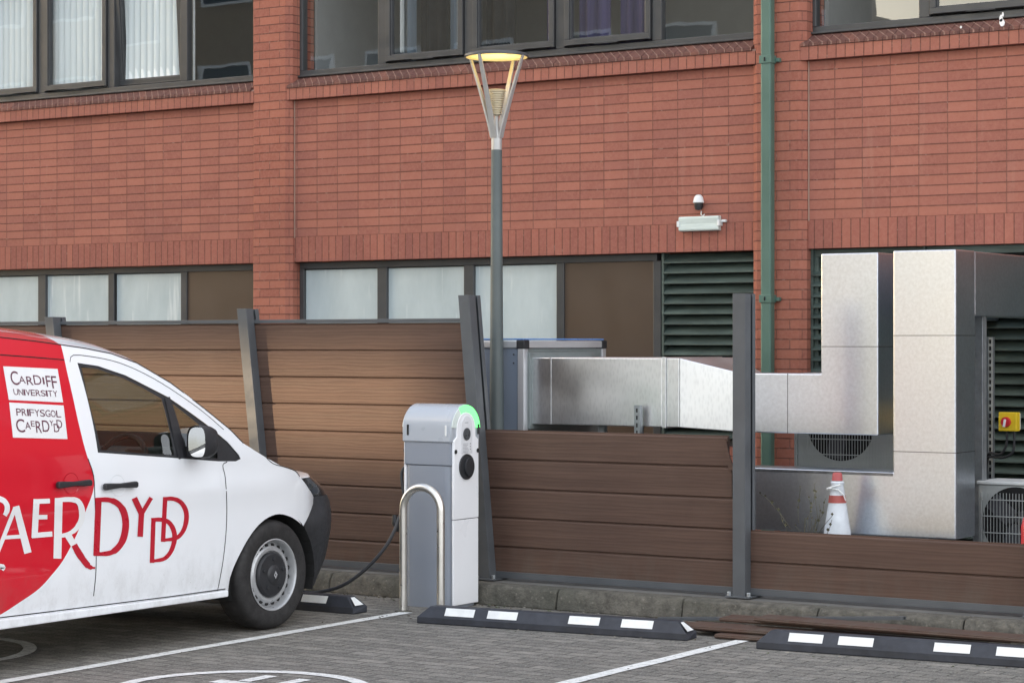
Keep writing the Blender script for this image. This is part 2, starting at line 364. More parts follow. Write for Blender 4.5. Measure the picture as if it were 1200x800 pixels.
# soil / leaf litter in the gutter
def seg_strip(a, b, wd, z):
    a = Vector(a); b = Vector(b); t = (b - a).normalized(); nrm = Vector((-t.y, t.x, 0)) * wd / 2
    N = 40; vs = []; fs = []
    for i in range(N + 1):
        p = a.lerp(b, i / N)
        e1 = random.uniform(-.004, .004); e2 = random.uniform(-.004, .004)
        q1 = p + nrm * (1 + e1 / wd * 2); q2 = p - nrm * (1 + e2 / wd * 2)
        vs += [(q1.x, q1.y, z), (q2.x, q2.y, z)]
        if i: fs.append((2 * i - 2, 2 * i - 1, 2 * i + 1, 2 * i))
    return vs, fs
ml = MB(); ml.add(*seg_strip((-8.275, 2.0, 0), (-8.285, 11.36, 0), .085, .004)); ml.add(*seg_strip((-5.905, 2.0, 0), (-5.895, 11.36, 0), .085, .004))
ml.add(*seg_strip((-10.68, 2.0, 0), (-10.68, 11.36, 0), .085, .004)); ml.add(*seg_strip((-3.5, 2.0, 0), (-3.5, 11.36, 0), .085, .004))
structure(ml.build('painted_bay_lines', M['paint'], fix=False))
def emblem(cx, cy, r, wd):
    m = MB(); N = 72; vs = []; fs = []
    for i in range(N + 1):
        a = 2 * math.pi * i / N; e = random.uniform(-.004, .004)
        # a rounded square-ish ring
        for rr in (r + e, r - wd + e): vs.append((cx + rr * math.cos(a), cy + rr * math.sin(a), .004))
        if i: fs.append((2 * i - 2, 2 * i - 1, 2 * i + 1, 2 * i))
    m.add(vs, fs)
    def bar(x0, y0, x1, y1, w_):
        m.add(*seg_strip((cx + x0, cy + y0, 0), (cx + x1, cy + y1, 0), w_, .004))
    # a plug: two prongs over a rounded body and a lead
    bar(-.17, .24, -.17, .46, .075); bar(.05, .24, .05, .46, .075); bar(-.30, .17, .18, .17, .10)
    bar(-.25, .02, .13, .02, .18); bar(-.16, -.14, .04, -.14, .12); bar(-.06, -.205, -.06, -.42, .07); bar(.26, -.1, .26, .35, .06)
    return m
m = emblem(-7.11, 8.35, .665, .075)
structure(m.build('painted_charging_emblem', M['paint'], fix=False))
structure(emblem(-9.50, 8.42, .665, .075).build('painted_charging_emblem', M['paint'], fix=False))

# ------------------------------------------------------------------ brick building
ZA, ZB = 3.834, 2.415        # under the sill band, under the lower soldier course
YP = W - .065                # pilaster face
PER = 4.985; PX0 = -12.838; PWID = .452
bld = thing('brick_building', (-9.9, 15.8, 0), 'red brick building with grey window strips, brick piers and green louvres', 'building')
m_stack = brick('stack_bond_brick', .225, .0752, 0, .02, 2.631 - .0752 * 100)
m_sold = brick('soldier_course_brick', .075, .5, 0, .0, ZB - .25 + .0, c1=(.34, .118, .085), c2=(.24, .082, .064), ms=.0045)
m_head = brick('header_course_brick', .075, .5, 0, .0, ZA - .25)
m_cant = brick('canted_sill_brick', .075, .5, 0, .03, ZA - .25, c1=(.115, .058, .048), c2=(.085, .044, .040), mortar=(.38, .25, .20), ms=.007, drip=.05)
m_pier = brick('pier_brick', .2262, .0752, .5, PX0 + .5, 2.631 - .0752 * 100, c1=(.37, .132, .085), c2=(.28, .094, .065))
ZT = 6.9
wl = MB()      # panels per bay
bays = range(-2, 4)
def bay_x(k): return PX0 + PWID + k * PER, PX0 + (k + 1) * PER    # between pier k and pier k+1;  k=0 is the middle bay
for kk in bays:
    a, b_ = bay_x(kk)
    wl.box(a, b_, W, W + .10, 2.632, ZA, 0)
    wl.box(a, b_, W - .002, W + .10, ZB, 2.632, 1)
    wl.box(a, b_, W, W + .10, 5.52, ZT, 0); wl.box(a, b_, W - .002, W + .10, 5.30, 5.52, 1)
    if kk != 1: wl.box(a, b_, W, W + .10, 0, .9, 0)
    wl.box(a - .036, b_ + .036, W - .058, W + .10, ZA + .003, ZA + .103, 2)      # header row under the sill
    # canted sill bricks: one sloping prism each, hairline apart
    x = a - .034
    while x < b_ + .006:
        e = min(x + .071, b_ + .034); j = random.uniform(-.003, .003)
        wl.prism_x([(W - .068 + j, ZA + .106), (W - .066 + j, ZA + .128), (W + .085, ZA + .215), (W + .085, ZA + .106)], x, e, 3); x += .075
    wl.box(a - .034, b_ + .034, W - .050, W + .07, ZA + .104, ZA + .118, 4)
wl.box(-24, 8, W + .1, W + .3, 5.4, ZT, 0)
wl.build('wall', [m_stack, m_sold, m_head, m_cant, pbr('pale_mortar', (.33, .22, .18), .9)], bld, bevel=0)
for kk in range(-2, 5):
    p = PX0 + kk * PER; c = .05
    poly = [(p, W + .28), (p, YP + .045), (p + c, YP), (p + PWID - c, YP), (p + PWID, YP + .045), (p + PWID, W + .28)]
    MB().prism_z(poly, 0, ZT).build('pier', m_pier, bld)
MB().box(-24, 8, W - .12, W + .35, ZT + .002, ZT + .12).build('coping', M['kerb'], bld, bevel=.01)
MB().box(-24, 8, W + 4.5, W + 4.7, 0, ZT).build('rear_wall', m_stack, bld)
MB().box(-24, 8, W + .31, W + 4.49, ZT - .15, ZT - .02).build('roof_slab', M["kerb"], bld)
# mastic seam beside each pier
mast = pbr('pale_mastic', (.34, .22, .17), .8)
for kk in range(-1, 4):
    a, b_ = bay_x(kk); MB().box(a + .001, a + .012, W - .006, W + .02, ZB + .21, ZA - .002).build('movement_joint', mast, bld)

YF = W + .075       # window frame face
def frame_rect(mb, x0, x1, z0, z1, wd, y0, y1, mi=0, tilt=None):
    pts = [(x0, x1, z0, z0 + wd), (x0, x1, z1 - wd, z1), (x0, x0 + wd, z0 + wd, z1 - wd), (x1 - wd, x1, z0 + wd, z1 - wd)]
    for a, b_, c, d in pts: mb.box(a, b_, y0, y1, c, d, mi)
def tilt_pts(mb, z_top, y_hinge, ang, dx=0.0, roll=0.0):
    out = []
    for (x, y, z) in mb.v:
        dz = z - z_top; dy = y - y_hinge
        out.append((x + roll * dz, y_hinge + dy * math.cos(ang) + dz * math.sin(ang), z_top + dz * math.cos(ang) - dy * math.sin(ang)))
    mb.v = out
blind_m = pbr('vertical_blind_fabric', (.86, .91, .90), .8, var=.05, vs=2, stretch=(8, 1, .3))
curt_m = pbr('purple_blue_curtain', (.055, .045, .11), .8, var=.5, vs=3, stretch=(9, 1, .2))
room_m = pbr('office_wall_paint', (.30, .31, .31), .8, var=.05)
tube_m = emit('office_light_tube', (1, .97, .9), 3.0)
UZ0, UZ1 = ZA + .213, 5.30
for kk in bays:
    a, b_ = bay_x(kk); mod = (b_ - a) / 5
    # ---------------- upper strip
    fr = MB(); fr.box(a, b_, YF, YF + .08, UZ0, UZ0 + .055); fr.box(a, b_, YF, YF + .08, UZ1 - .055, UZ1)
    for i in range(6):
        xm = a + i * mod; hw = .042 if 0 < i < 5 else .03
        x0, x1 = max(a, xm - hw), min(b_, xm + hw)
        fr.box(x0, x1, YF - .002, YF + .078, UZ0 + .055, UZ1 - .055)
    fr.box(a, b_, YF - .03, YF - .002, UZ0 - .004, UZ0 + .012)    # drip
    f = fr.build('window', M['anthracite'], bld, bevel=.004)
    for i in range(5):
        x0, x1 = a + i * mod + .044, a + (i + 1) * mod - .044
        z0, z1 = UZ0 + .057, UZ1 - .057
        if i in (1, 2, 3):
            cs = MB(); frame_rect(cs, x0 + .006, x1 - .006, z0 + .012, z1 - .008, .048, YF - .022, YF + .05)
            frame_rect(cs, x0 + .054, x1 - .054, z0 + .060, z1 - .056, .010, YF - .008, YF + .045)
            cs.box(x0 + .03, x1 - .03, YF - .032, YF - .022, z0 + .014, z0 + .022)
            cs.box((x0 + x1) / 2 - .11, (x0 + x1) / 2 + .11, YF - .036, YF - .023, z0 + .006, z0 + .013)
            gp = MB().add([(x0 + .055, YF + .012, z0 + .061), (x1 - .055, YF + .012, z0 + .061), (x1 - .055, YF + .012, z1 - .057), (x0 + .055, YF + .012, z1 - .057)], [(0, 1, 2, 3)])
            if kk == -1 and i == 3:
                for q in (cs, gp): tilt_pts(q, z1 - .01, YF, R(-5.0), roll=.018)
            cso = cs.build('casement', M['anthracite'], f, bevel=.003); gp.build('pane', M['window_glass'], f, fix=False)
            if kk in (-1, 0, 1): MB().box(x0, x1, YF + .05, YF + .06, z0, z0 + .011).build('seal', M['dark'], f)
        else:
            MB().add([(x0 - .001, YF + .03, z0 - .001), (x1 + .001, YF + .03, z0 - .001), (x1 + .001, YF + .03, z1 + .001), (x0 - .001, YF + .03, z1 + .001)], [(0, 1, 2, 3)]).build('pane', M['window_glass'], f, fix=False)
    # ---------------- room behind
    rm = MB(); rm.box(a, b_, W + 3.4, W + 3.45, 3.9, 5.5); rm.box(a, b_, W + .16, W + 3.4, 3.86, 3.9); rm.box(a, b_, W + .16, W + 3.4, 5.42, 5.46)
    rm.box(a, a + .03, W + .29, W + 3.4, 3.9, 5.42); rm.box(b_ - .03, b_, W + .29, W + 3.4, 3.9, 5.42)
    rm.build('room', room_m, bld)
    if kk == -1:
        for i in range(4):
            bl = MB(); x = a + i * mod + .05
            while x < a + (i + 1) * mod - .04:
                rz = R(30 + random.uniform(-3, 3)); n = 6; vs = []; fs = []      # cambered fabric vane
                for q in range(n + 1):
                    d = (q / n - .5) * .089; bw_ = .017 * (1 - (2 * q / n - 1) ** 2)
                    px = x + .04 + d * math.cos(rz) + bw_ * math.sin(rz); py = YF + .12 + d * math.sin(rz) - bw_ * math.cos(rz)
                    vs += [(px, py, UZ0 + .015), (px, py, UZ1 - .015)]
                    if q: fs.append((2 * q - 2, 2 * q, 2 * q + 1, 2 * q - 1))
                bl.add(vs, fs); x += .079
            bl.build('vertical_blind', blind_m, bld, smooth=60, fix=False)
    if kk == 0:
        def curtain(x0, x1, mat):
            cu = MB(); N = int((x1 - x0) / .02); vs = []; fs = []
            for i in range(N + 1):
                xx = x0 + i * .02; yy = YF + .20 + .028 * math.sin(i * 1.05) + .01 * math.sin(i * .37)
                vs += [(xx, yy, UZ0 - .05), (xx, yy, UZ1)]
                if i: fs.append((2 * i - 2, 2 * i, 2 * i + 1, 2 * i - 1))
            cu.add(vs, fs).build('curtain', mat, bld, smooth=60, fix=False)
        grey_c = pbr('grey_blue_curtain', (.13, .16, .19), .85, var=.2, stretch=(9, 1, .2))
        curtain(a + 3 * mod + .06, a + 3.42 * mod, curt_m); curtain(a + 3.5 * mod, a + 4 * mod - .02, curt_m)
        curtain(a + 2.72 * mod, a + 2.95 * mod, curt_m); curtain(a + 1.30 * mod, a + 1.62 * mod, M['dark']); curtain(a + 1.05 * mod, a + 1.28 * mod, grey_c); curtain(a + 1.64 * mod, a + 1.95 * mod, grey_c)
        curtain(a + 2.05 * mod, a + 2.42 * mod, M['dark'])
        MB().box(a + 1.115 * mod, a + 1.14 * mod, YF + .12, YF + .15, UZ0 + .16, UZ1).build('blind_rail', M['white_plastic'], bld)
        MB().box(a + 2.0, a + 3.2, W + 1.9, W + 2.0, 5.30, 5.36).build('ceiling_light', tube_m, bld)
    # ---------------- lower strip
    kinds = {-1: ['glass', 'glass', 'glass', 'glass', 'brown'], 0: ['glass', 'glass', 'glass', 'brown', 'louvre'], 1: ['louvre'] * 5}.get(kk, ['glass'] * 4 + ['brown'])
    lz0, lz1 = (.9 if kk != 1 else .13), ZB - .004
    fr = MB(); lm = M['green_louvre'] if kk == 1 else M['anthracite']
    fr.box(a, b_, YF, YF + .09, lz0, lz0 + .055); fr.box(a, b_ if kk != 0 else b_ - mod, YF, YF + .09, lz1 - .058, lz1)
    for i in range(6):
        if kinds[0] == 'louvre' and 0 < i < 5: continue
        xm = a + i * mod; hw = .05 if i in (1, 2) else .036
        if kk == 0 and i == 5: continue
        x0, x1 = max(a, xm - hw), min(b_, xm + hw)
        if i == 0: x1 = a + .05
        fr.box(x0, x1, YF - .002, YF + .088, lz0 + .055, lz1 - .058)
    f = fr.build('window' if kk != 1 else 'louvre_screen', lm, bld, bevel=.004)
    for i, kd in enumerate(kinds):
        x0, x1 = a + i * mod + .037, a + (i + 1) * mod - .037
        z0, z1 = lz0 + .054, lz1 - .057
        if kd == 'glass':
            MB().box(x0, x1, YF + .03, YF + .036, z0, z1).build('pane', M['frosted'], f)
            gk = MB(); frame_rect(gk, x0 + .002, x1 - .002, z0 + .002, z1 - .002, .007, YF + .018, YF + .0295); gk.build('gasket', M['dark'], f)
        elif kd == 'brown': MB().box(x0, x1, YF + .012, YF + .03, z0, z1).build('infill_panel', M['brown_panel'], f)
        else:
            lo = MB(); x0, x1 = a + i * mod + (.06 if i == 4 and kk == 0 else 0), a + (i + 1) * mod
            top = lz1 - (.0 if kk == 0 else .12); z = top; pitch = .0805
            while z > lz0 + .1:
                lo.prism_x([(YF - .035, z - .082), (YF - .035, z - .072), (YF + .055, z - .006), (YF + .06, z - .014), (YF - .028, z - .082)], x0 + .004, x1 - .004, 0); z -= pitch
            lo.box(x0, x1, YF + .075, YF + .085, lz0, lz1, 1)
            lo.box(x0, x0 + .02, YF - .03, YF + .07, lz0, lz1, 0)
            lo.build('louvre', [M['green_louvre'], M['dark']], f)
# pigeon mess on the sill band
drop_m = pbr('white_dropping', (.8, .8, .8), .8)
for (u, v, wd, hh) in ((1174, 27, .045, .035), (1175, 17, .018, .02), (1173, 22, .03, .03), (1126, 32, .02, .012)):
    x, y, z = onY(u, v, W - .075); dp = MB(); dp.prism_y([(x + wd * math.cos(a_) * random.uniform(.7, 1) / 2, z + hh * math.sin(a_) * random.uniform(.7, 1)) for a_ in [i * math.pi / 5 for i in range(10)]], W - .074, W - .070); dp.build('bird_dropping', drop_m, bld)

# ------------------------------------------------------------------ unseen block added behind the camera to keep sun off the scene; mirrored in the glass
cream = pbr('cream_render', (.34, .285, .21), .85, var=.08, vs=.6)
ob_ = thing('sun_blocker', (-49, -20, 0), 'unseen tall cream rendered block added behind the camera to block the sun, slotted for a light patch', 'building')
_dz = 30.3 / math.cos(R(SUN_AZ)) * math.tan(R(SUN_EL)); _dx = 30.3 * math.tan(R(SUN_AZ)); HX0, HX1, HZ0, HZ1 = -13.6 - _dx, -8.75 - _dx, .90 + _dz, 1.75 + _dz  # slot placed so the sun throws a patch onto the fence boards
fw = MB(); Y0, Y1 = -18.3, -18.0
HT = 25.0; fw.box(-77, HX0, Y0, Y1, 0, HT); fw.box(HX1, -22, Y0, Y1, 0, HT); fw.box(HX0, HX1, Y0, Y1, 0, HZ0); fw.box(HX0, HX1, Y0, Y1, HZ1, HT)
fw.build('wall', cream, ob_)
ow = pbr('dark_office_glass', (.05, .07, .09), .08, var=.2, vs=.5)
for zi in range(6):
    for xi in range(18):
        x = -76 + xi * 3.0; z = 1.2 + zi * 3.4
        if HZ0 - 2.2 < z < HZ1 + .5 and HX0 - 2.3 < x < HX1 + .3: continue
        fm = MB(); frame_rect(fm, x, x + 1.9, z, z + 1.7, .09, Y1 - .02, Y1 + .05); wf = fm.build('window', M['white_plastic'], ob_)
        MB().box(x + .09, x + 1.81, Y1 + .005, Y1 + .02, z + .09, z + 1.61).build('pane', ow, wf)
MB().box(-77.2, -21.8, Y0 - .3, Y1 + .12, HT + .002, HT + .25).build('coping', M['kerb'], ob_)
sd = MB(); sd.box(-77, -76.7, -30, Y0, 0, 9.5); sd.box(-22.3, -22, -30, Y0, 0, 9.5); sd.build('side_wall', cream, ob_)

# ------------------------------------------------------------------ fixtures on the wall
dpx = onY(900.5, 300, W - .12)[0]
t = thing('drainpipe', (dpx, W - .125, .3), 'green square drainpipe running down the right-hand brick pier', 'drainpipe')
MB().box(dpx - .044, dpx + .044, W - .17, W - .095, .25, ZT - .1).build('pipe', M['green_pipe'], t, bevel=.012)
for v in (70, 350):
    z = onY(903, v, W - .13)[2]
    b = MB(); b.box(dpx - .052, dpx + .052, W - .178, W - .09, z - .03, z + .03); b.box(dpx + .052, dpx + .085, W - .11, W - .07, z - .018, z + .012); b.box(dpx - .008, dpx + .004, W - .185, W - .178, z - .015, z + .015, 1)
    b.build('bracket', [M['green_pipe'], M['dark']], t, bevel=.004)
x0, _, z1 = onY(795, 254, W - .05); x1, _, z0 = onY(842, 270, W - .05)
t = thing('bulkhead_light', ((x0 + x1) / 2, W, z0), 'pale rectangular bulkhead light fixed to the brick wall below a sensor', 'wall light')
MB().prism_x([(W, z0), (W - .045, z0 + .002), (W - .056, z0 + .010), (W - .050, (z0 + z1) / 2), (W - .056, z1 - .012), (W - .045, z1 - .002), (W, z1)], x0, x1).build('diffuser', pbr('ribbed_pale_diffuser', (.62, .70, .66), .25, var=.12, vs=14, stretch=(.3, 1, 3)), t, bevel=.008)
e = MB(); e.box(x0 - .012, x0 + .01, W - .06, W, z0 + .035, z1 - .035); e.box(x1 - .01, x1 + .012, W - .06, W, z0 + .035, z1 - .035); e.box(x1 + .012, x1 + .05, W - .03, W, (z0 + z1) / 2 + .006, (z0 + z1) / 2 + .026); e.build('clip', M['white_plastic'], t, bevel=.004)
sx, _, sz = onY(817.5, 238, W - .07)
t = thing('sensor', (sx, W, sz), 'small white topped dark sensor on the brick wall above the bulkhead light', 'sensor')
MB().lathe([(0, .062), (.02, .058), (.035, .04), (.042, .01), (.045, 0), (.04, -.004), (0, -.004)], (sx, W - .055, sz + .005), 'z', 20).build('dome', M['white_plastic'], t, smooth=40)
s_ = MB(); s_.lathe([(0, -.004), (.034, -.004), (.034, -.03), (.026, -.055), (0, -.06)], (sx, W - .055, sz + .004), 'z', 20); s_.box(sx - .012, sx + .012, W - .05, W, sz - .03, sz); s_.build('body', M['black_plastic'], t, smooth=40)
MB().tube([(sx + .006, W - .02, sz - .06), (sx + .008, W - .03, sz - .085), (sx + .02, W - .025, sz - .10), (sx + .032, W - .015, sz - .085)], .005, 6).build('lead', M['white_plastic'], t, smooth=60)

# ------------------------------------------------------------------ fence
FY = 12.30; ZK = .135
fence = thing('fence', (-8.3, FY, ZK), 'damaged brown composite board fence with leaning dark grey posts along the kerb', 'fence')
posts = [(-12.01, .150), (-10.14, .122), (-8.26, .092), (-6.372, .0), (-4.465, .010)]     # base x, lean per metre (top to the left)
def post(xb, lean, ztop, zbase=ZK):
    p = MB()
    def sh(z): return xb - lean * (z - ZK)
    def bar(x0, x1, y0, y1, mi=0):
        p.hexa([(sh(zbase) + x0, y0, zbase), (sh(zbase) + x1, y0, zbase), (sh(zbase) + x1, y1, zbase), (sh(zbase) + x0, y1, zbase),
                (sh(ztop) + x0, y0, ztop), (sh(ztop) + x1, y0, ztop), (sh(ztop) + x1, y1, ztop), (sh(ztop) + x0, y1, ztop)], mi)
    # H-shaped aluminium section: two face plates, web, channel slots
    bar(-.043, .043, FY - .100, FY - .086); bar(-.043, .043, FY + .026, FY + .040); bar(-.018, .018, FY - .086, FY + .026)
    bar(-.043, -.036, FY - .086, FY - .022); bar(.036, .043, FY - .086, FY - .022); bar(.036, .043, FY + .004, FY + .026); bar(-.043, -.036, FY + .004, FY + .026)
    po = p.build('post', M['post_grey'], fence, bevel=.002)
    MB().box(xb - .085, xb + .085, FY - .125, FY + .075, ZK - .001, ZK + .010).build('base_plate', M['post_grey'], po, bevel=.002)
    for dx in (-.068, .068):
        b = MB(); b.lathe([(0, .034), (.011, .034), (.013, .030), (.013, .010), (.020, .0095), (.020, .008)], (xb + dx, FY - .100, ZK), 'z', 6)
        b.build('bolt', M['galv'], po)
for (xb, ln), zt in zip(posts, (1.90, 1.945, 2.02, 2.005, 2.01)): post(xb, ln, zt)
def panel(i, zs, ztop_cap, xl_off=.022, short=None):
    BP, ZST = (.188, .008) if ztop_cap else (.193, .022)
    (xa, la), (xb, lb) = posts[i], posts[i + 1]
    p = MB(); n = zs
    for j in range(n):
        z0 = ZK + ZST + j * BP; z1 = z0 + BP - .005
        # tongue-and-groove board with a shallow v joint and slight bow
        sag = random.uniform(-.002, .002)
        def xl(z): return xa - la * (z - ZK) + xl_off
        def xr(z):
            r_ = xb - lb * (z - ZK) - .022
            if short: r_ = xb - .022 - short[j]
            return r_
        pr = [(-.014, z0 + .004), (-.020, z0 + .010), (-.0205, z0 + BP * .5), (-.020, z1 - .008), (-.014, z1), (.008, z1), (.008, z0)]
        vs = []
        for (fx) in (xl, xr):
            for (dy, z) in pr: vs.append((fx(z), FY + dy + sag, z))
        k_ = len(pr)
        fs = [tuple(range(k_)), tuple(range(2 * k_ - 1, k_ - 1, -1))] + [(q, k_ + q, k_ + (q + 1) % k_, (q + 1) % k_) for q in range(k_)]
        p.add(vs, fs)
        if short is None or True:
            p.hexa([(xl(z1) + .001, FY - .006, z1 - .004), (xr(z1) - .001, FY - .006, z1 - .004), (xr(z1) - .001, FY + .004, z1 - .004), (xl(z1) + .001, FY + .004, z1 - .004),
                    (xl(z1) + .001, FY - .006, z1 + .009), (xr(z1) - .001, FY - .006, z1 + .009), (xr(z1) - .001, FY + .004, z1 + .009), (xl(z1) + .001, FY + .004, z1 + .009)])
    po = p.build('panel', M['board'], fence, bevel=.0)
    def rail(z0, z1, name):
        r_ = MB()
        def L(z): return xa - la * (z - ZK) + .02
        def Q(z): return xb - lb * (z - ZK) - .02
        r_.hexa([(L(z0), FY - .027, z0), (Q(z0), FY - .027, z0), (Q(z0), FY + .02, z0), (L(z0), FY + .02, z0), (L(z1), FY - .027, z1), (Q(z1), FY - .027, z1), (Q(z1), FY + .02, z1), (L(z1), FY + .02, z1)])
        r_.build(name, M['post_grey'], po, bevel=.002)
    rail(ZK + .012, ZK + .054, 'bottom_rail')
    if ztop_cap: rail(ZK + ZST + n * BP + .006, ZK + ZST + n * BP + .032, 'cap_rail')
posts.insert(0, (-13.97, .16)); post(-13.97, .16, 1.9)
panel(0, 9, True); panel(1, 9, True); panel(2, 9, True)
ZK2 = ZK
panel(3, 5, False, short=[0, .006, .034, .068, .098]); panel(4, 2, False)
posts.append((-2.66, 0)); post(-2.66, 0, 2.0); panel(5, 9, True)
posts.append((-.77, 0)); post(-.77, 0, 2.0); panel(6, 9, True)
# splintered tail of a torn board hanging beside the upright post
x, y, z = onY(851, 545, FY - .02)
MB().prism_y([(x - .02, z + .17), (x + .005, z + .15), (x + .03, z + .05), (x + .055, z - .01), (x + .05, z - .03), (x + .02, z - .035), (x + .012, z + .03)], FY - .03, FY - .02).build('broken_board', M['board'], fence)

# ------------------------------------------------------------------ lamp post
LY = 12.95; LX = onY(582, 300, LY)[0]
lamp = thing('street_lamp', (LX, LY, .13), 'lit grey column lamp with a yellow glowing disc held on four silver arms', 'street lamp')
zc = onY(582, 176, LY)[2]
pm = M['pole'] = pbr('grey_green_pole', (.098, .118, .118), .45, var=.14, vs=3)
MB().lathe([(0, .131), (.053, .131), (.0525, .6), (.050, 1.2), (.044, 2.0), (.0385, zc)], (LX, LY, 0), 'z', 24).build('pole', pm, lamp, smooth=40)
MB().lathe([(.0375, zc + .001), (.0375, zc + .10), (.036, zc + .115), (.018, zc + .16), (.013, zc + .26), (.011, zc + .262)], (LX, LY, 0), 'z', 24).build('collar', M['lamp_silver'], lamp, smooth=30)
zr = onY(582, 67, LY)[2]; RR = .218
for k_ in range(4):
    a_ = R(.5 + 90 * k_); a = MB(); N = 12; path = []
    for i in range(N + 1):
        s = i / N; r_ = .034 + (RR - .034) * (s ** 1.12)
        path.append((r_, zc + .085 + (zr - zc - .085) * s))
    ca, sa = math.cos(a_), math.sin(a_); vs = []; fs = []
    for i, (r_, z) in enumerate(path):
        wd = .029 - .013 * i / N; d_ = .007
        for (rr, tt) in ((-d_, -wd), (d_, -wd), (d_, wd), (-d_, wd)):
            vs.append((LX + (r_ + rr) * ca - tt * sa * .8, LY + (r_ + rr) * sa + tt * ca * .8, z))
        if i: fs += [(4 * i - 4 + q, 4 * i - 4 + (q + 1) % 4, 4 * i + (q + 1) % 4, 4 * i + q) for q in range(4)]
    fs += [(0, 3, 2, 1), tuple(4 * N + q for q in range(4))]
    a.add(vs, fs).build('arm', M['lamp_silver'], lamp, bevel=.002)
MB().lathe([(0, zr + .012), (RR - .02, zr + .006), (RR - .003, zr - .004), (RR, zr), (RR + .002, zr + .012)], (LX, LY, 0), 'z', 48).build('reflector_disc', [pbr('white_reflector', (.86, .80, .52), .5, var=.12, vs=14)], lamp, smooth=40)
MB().lathe([(RR + .003, zr - .004), (RR + .008, zr), (RR + .008, zr + .014), (RR - .01, zr + .022), (0, zr + .028)], (LX, LY, 0), 'z', 48).build('rim', M['post_grey'], lamp, smooth=40)
zb0 = onY(582, 135, LY)[2]; zb1 = onY(582, 106, LY)[2]
prof = [(.011, zb0 - .01)]; nf = 11
for i in range(nf):
    z = zb0 + (zb1 - zb0) * i / nf; r_ = .034 + (.066 - .034) * (i / nf)
    dz = (zb1 - zb0) / nf
    prof += [(r_ - .007, z), (r_ + .003, z + dz * .25), (r_ + .003, z + dz * .6), (r_ - .006, z + dz * .62)]
prof += [(.064, zb1), (.058, zb1 + .004), (.05, zb1 + .001)]
MB().lathe(prof, (LX, LY, 0), 'z', 28).build('louvred_cone', pbr('cream_louvre', (.62, .55, .40), .4, var=.06), lamp, smooth=30)
MB().lathe([(.05, zb1 + .001), (.0, zb1 + .006)], (LX, LY, 0), 'z', 28).build('lamp_lens', emit('warm_lamp_lens', (1.0, .72, .28), 5), lamp)
lp = D.lights.new('lamp_glow', 'SPOT'); lp.energy = 2.6; lp.color = (1.0, .70, .25); lp.spot_size = R(105); lp.spot_blend = .6; lp.shadow_soft_size = .03
lo_ = D.objects.new('lamp_glow', lp); COL.objects.link(lo_); lo_.parent = lamp; lo_.location = Vector((LX, LY, zb1 + .03)) - ORG[lamp]; lo_.rotation_euler = (R(180), 0, 0)

# ------------------------------------------------------------------ air handling plant behind the fence
AY = 13.0
ax1 = onY(614, 420, AY)[0]; az1 = onY(612, 398.5, AY)[2]
ahu = thing('air_handling_unit', (ax1 - .7, AY + .6, .13), 'grey panelled air handling unit with blue film on top behind the lamp post', 'air handler')
ax0 = ax1 - 1.05
MB().box(ax0 + .05, ax1 - .05, AY + .012, AY + 1.1, .30, az1 - .05).build('casing_panel', M['plate_grey'], ahu)
fr = MB()
for x in (ax0, ax1 - .055):
    for y in (AY, AY + 1.06): fr.box(x, x + .055, y, y + .055, .29, az1 - .055)
for y in (AY, AY + 1.06): fr.box(ax0 + .055, ax1 - .055, y, y + .055, az1 - .055, az1 - .004); fr.box(ax0 + .055, ax1 - .055, y, y + .055, .24, .29)
for x in (ax0, ax1 - .055): fr.box(x, x + .055, AY + .055, AY + 1.06, az1 - .055, az1 - .004); fr.box(x, x + .055, AY + .055, AY + 1.06, .24, .29)
fr.build('frame', M['silver'], ahu, bevel=.006)
for x in (ax0, ax1 - .06):
    for y in (AY - .004, AY + 1.05): MB().box(x - .004, x + .066, y, y + .07, az1 - .062, az1 + .002).build('corner_piece', M['black_plastic'], ahu, bevel=.008)
ep = MB(); ep.box(ax1 - .05, ax1 - .012, AY + .06, AY + 1.05, .30, az1 - .06); ep.build('end_panel', M['flange_grey'], ahu)
MB().box(ax0 + .02, ax1 - .012, AY + .01, AY + 1.1, az1 + .003, az1 + .012).build('protective_film', M['blue_film'], ahu)
for z in (az1 - .12, 1.12, .9): MB().lathe([(0, .008), (.010, .008), (.012, 0)], (ax1 - .012, AY + .09, z), 'x', 10).build('bolt', M['black_plastic'], ahu)
for z in (az1 - .10, az1 - .16, 1.0, .8): MB().lathe([(0, -.004), (.006, -.004), (.006, 0)], (ax1 - .085, AY - .0, z), 'y', 8).build('rivet', M['black_plastic'], ahu)
MB().box(ax1 - .0115, ax1 - .009, AY + .10, AY + .20, 1.40, 1.50).build('sticker', M['white_plastic'], ahu)
for x in (ax0 + .15, ax1 - .2): MB().box(x, x + .06, AY + .05, AY + 1.05, .131, .239).build('support_rail', M['galv'], ahu)

def seam(mb, x0, x1, y, z0, z1): mb.box(x0, x1, y - .004, y, z0, z1)
# supply duct: straight galvanised section, transition, clad L with riser
DY = 13.08; DB = DY + .8
zt, zb_ = onY(700, 419, DY)[2], onY(700, 498.5, DY)[2]
xa = ax1 - .004; xb = onY(776, 460, DY)[0]; CY = 13.20
xc = onY(868, 460, CY)[0]; zt2, zb2 = onY(900, 437.2, CY)[2], onY(900, 507, CY)[2]
sup = thing('supply_duct', ((xa + xb) / 2, DY + .3, 1.1), 'long silver duct running level from the grey unit then turning up beside the taller riser', 'air duct')
d1 = MB(); d1.box(xa, xb, DY, DB, zb_, zt); d1.build('straight_section', M['galv_sheet'], sup, bevel=.006)
s_ = MB(); xs_ = onY(645, 460, DY)[0]; s_.box(xs_ - .006, xs_ + .006, DY - .003, DY, zb_, zt); s_.build('seam', M['galv_sheet'], sup)
MB().box(xb + .001, xb + .03, DY - .006, DB + .006, zb_ - .006, zt + .006).build('flange', M['galv_sheet'], sup, bevel=.003)
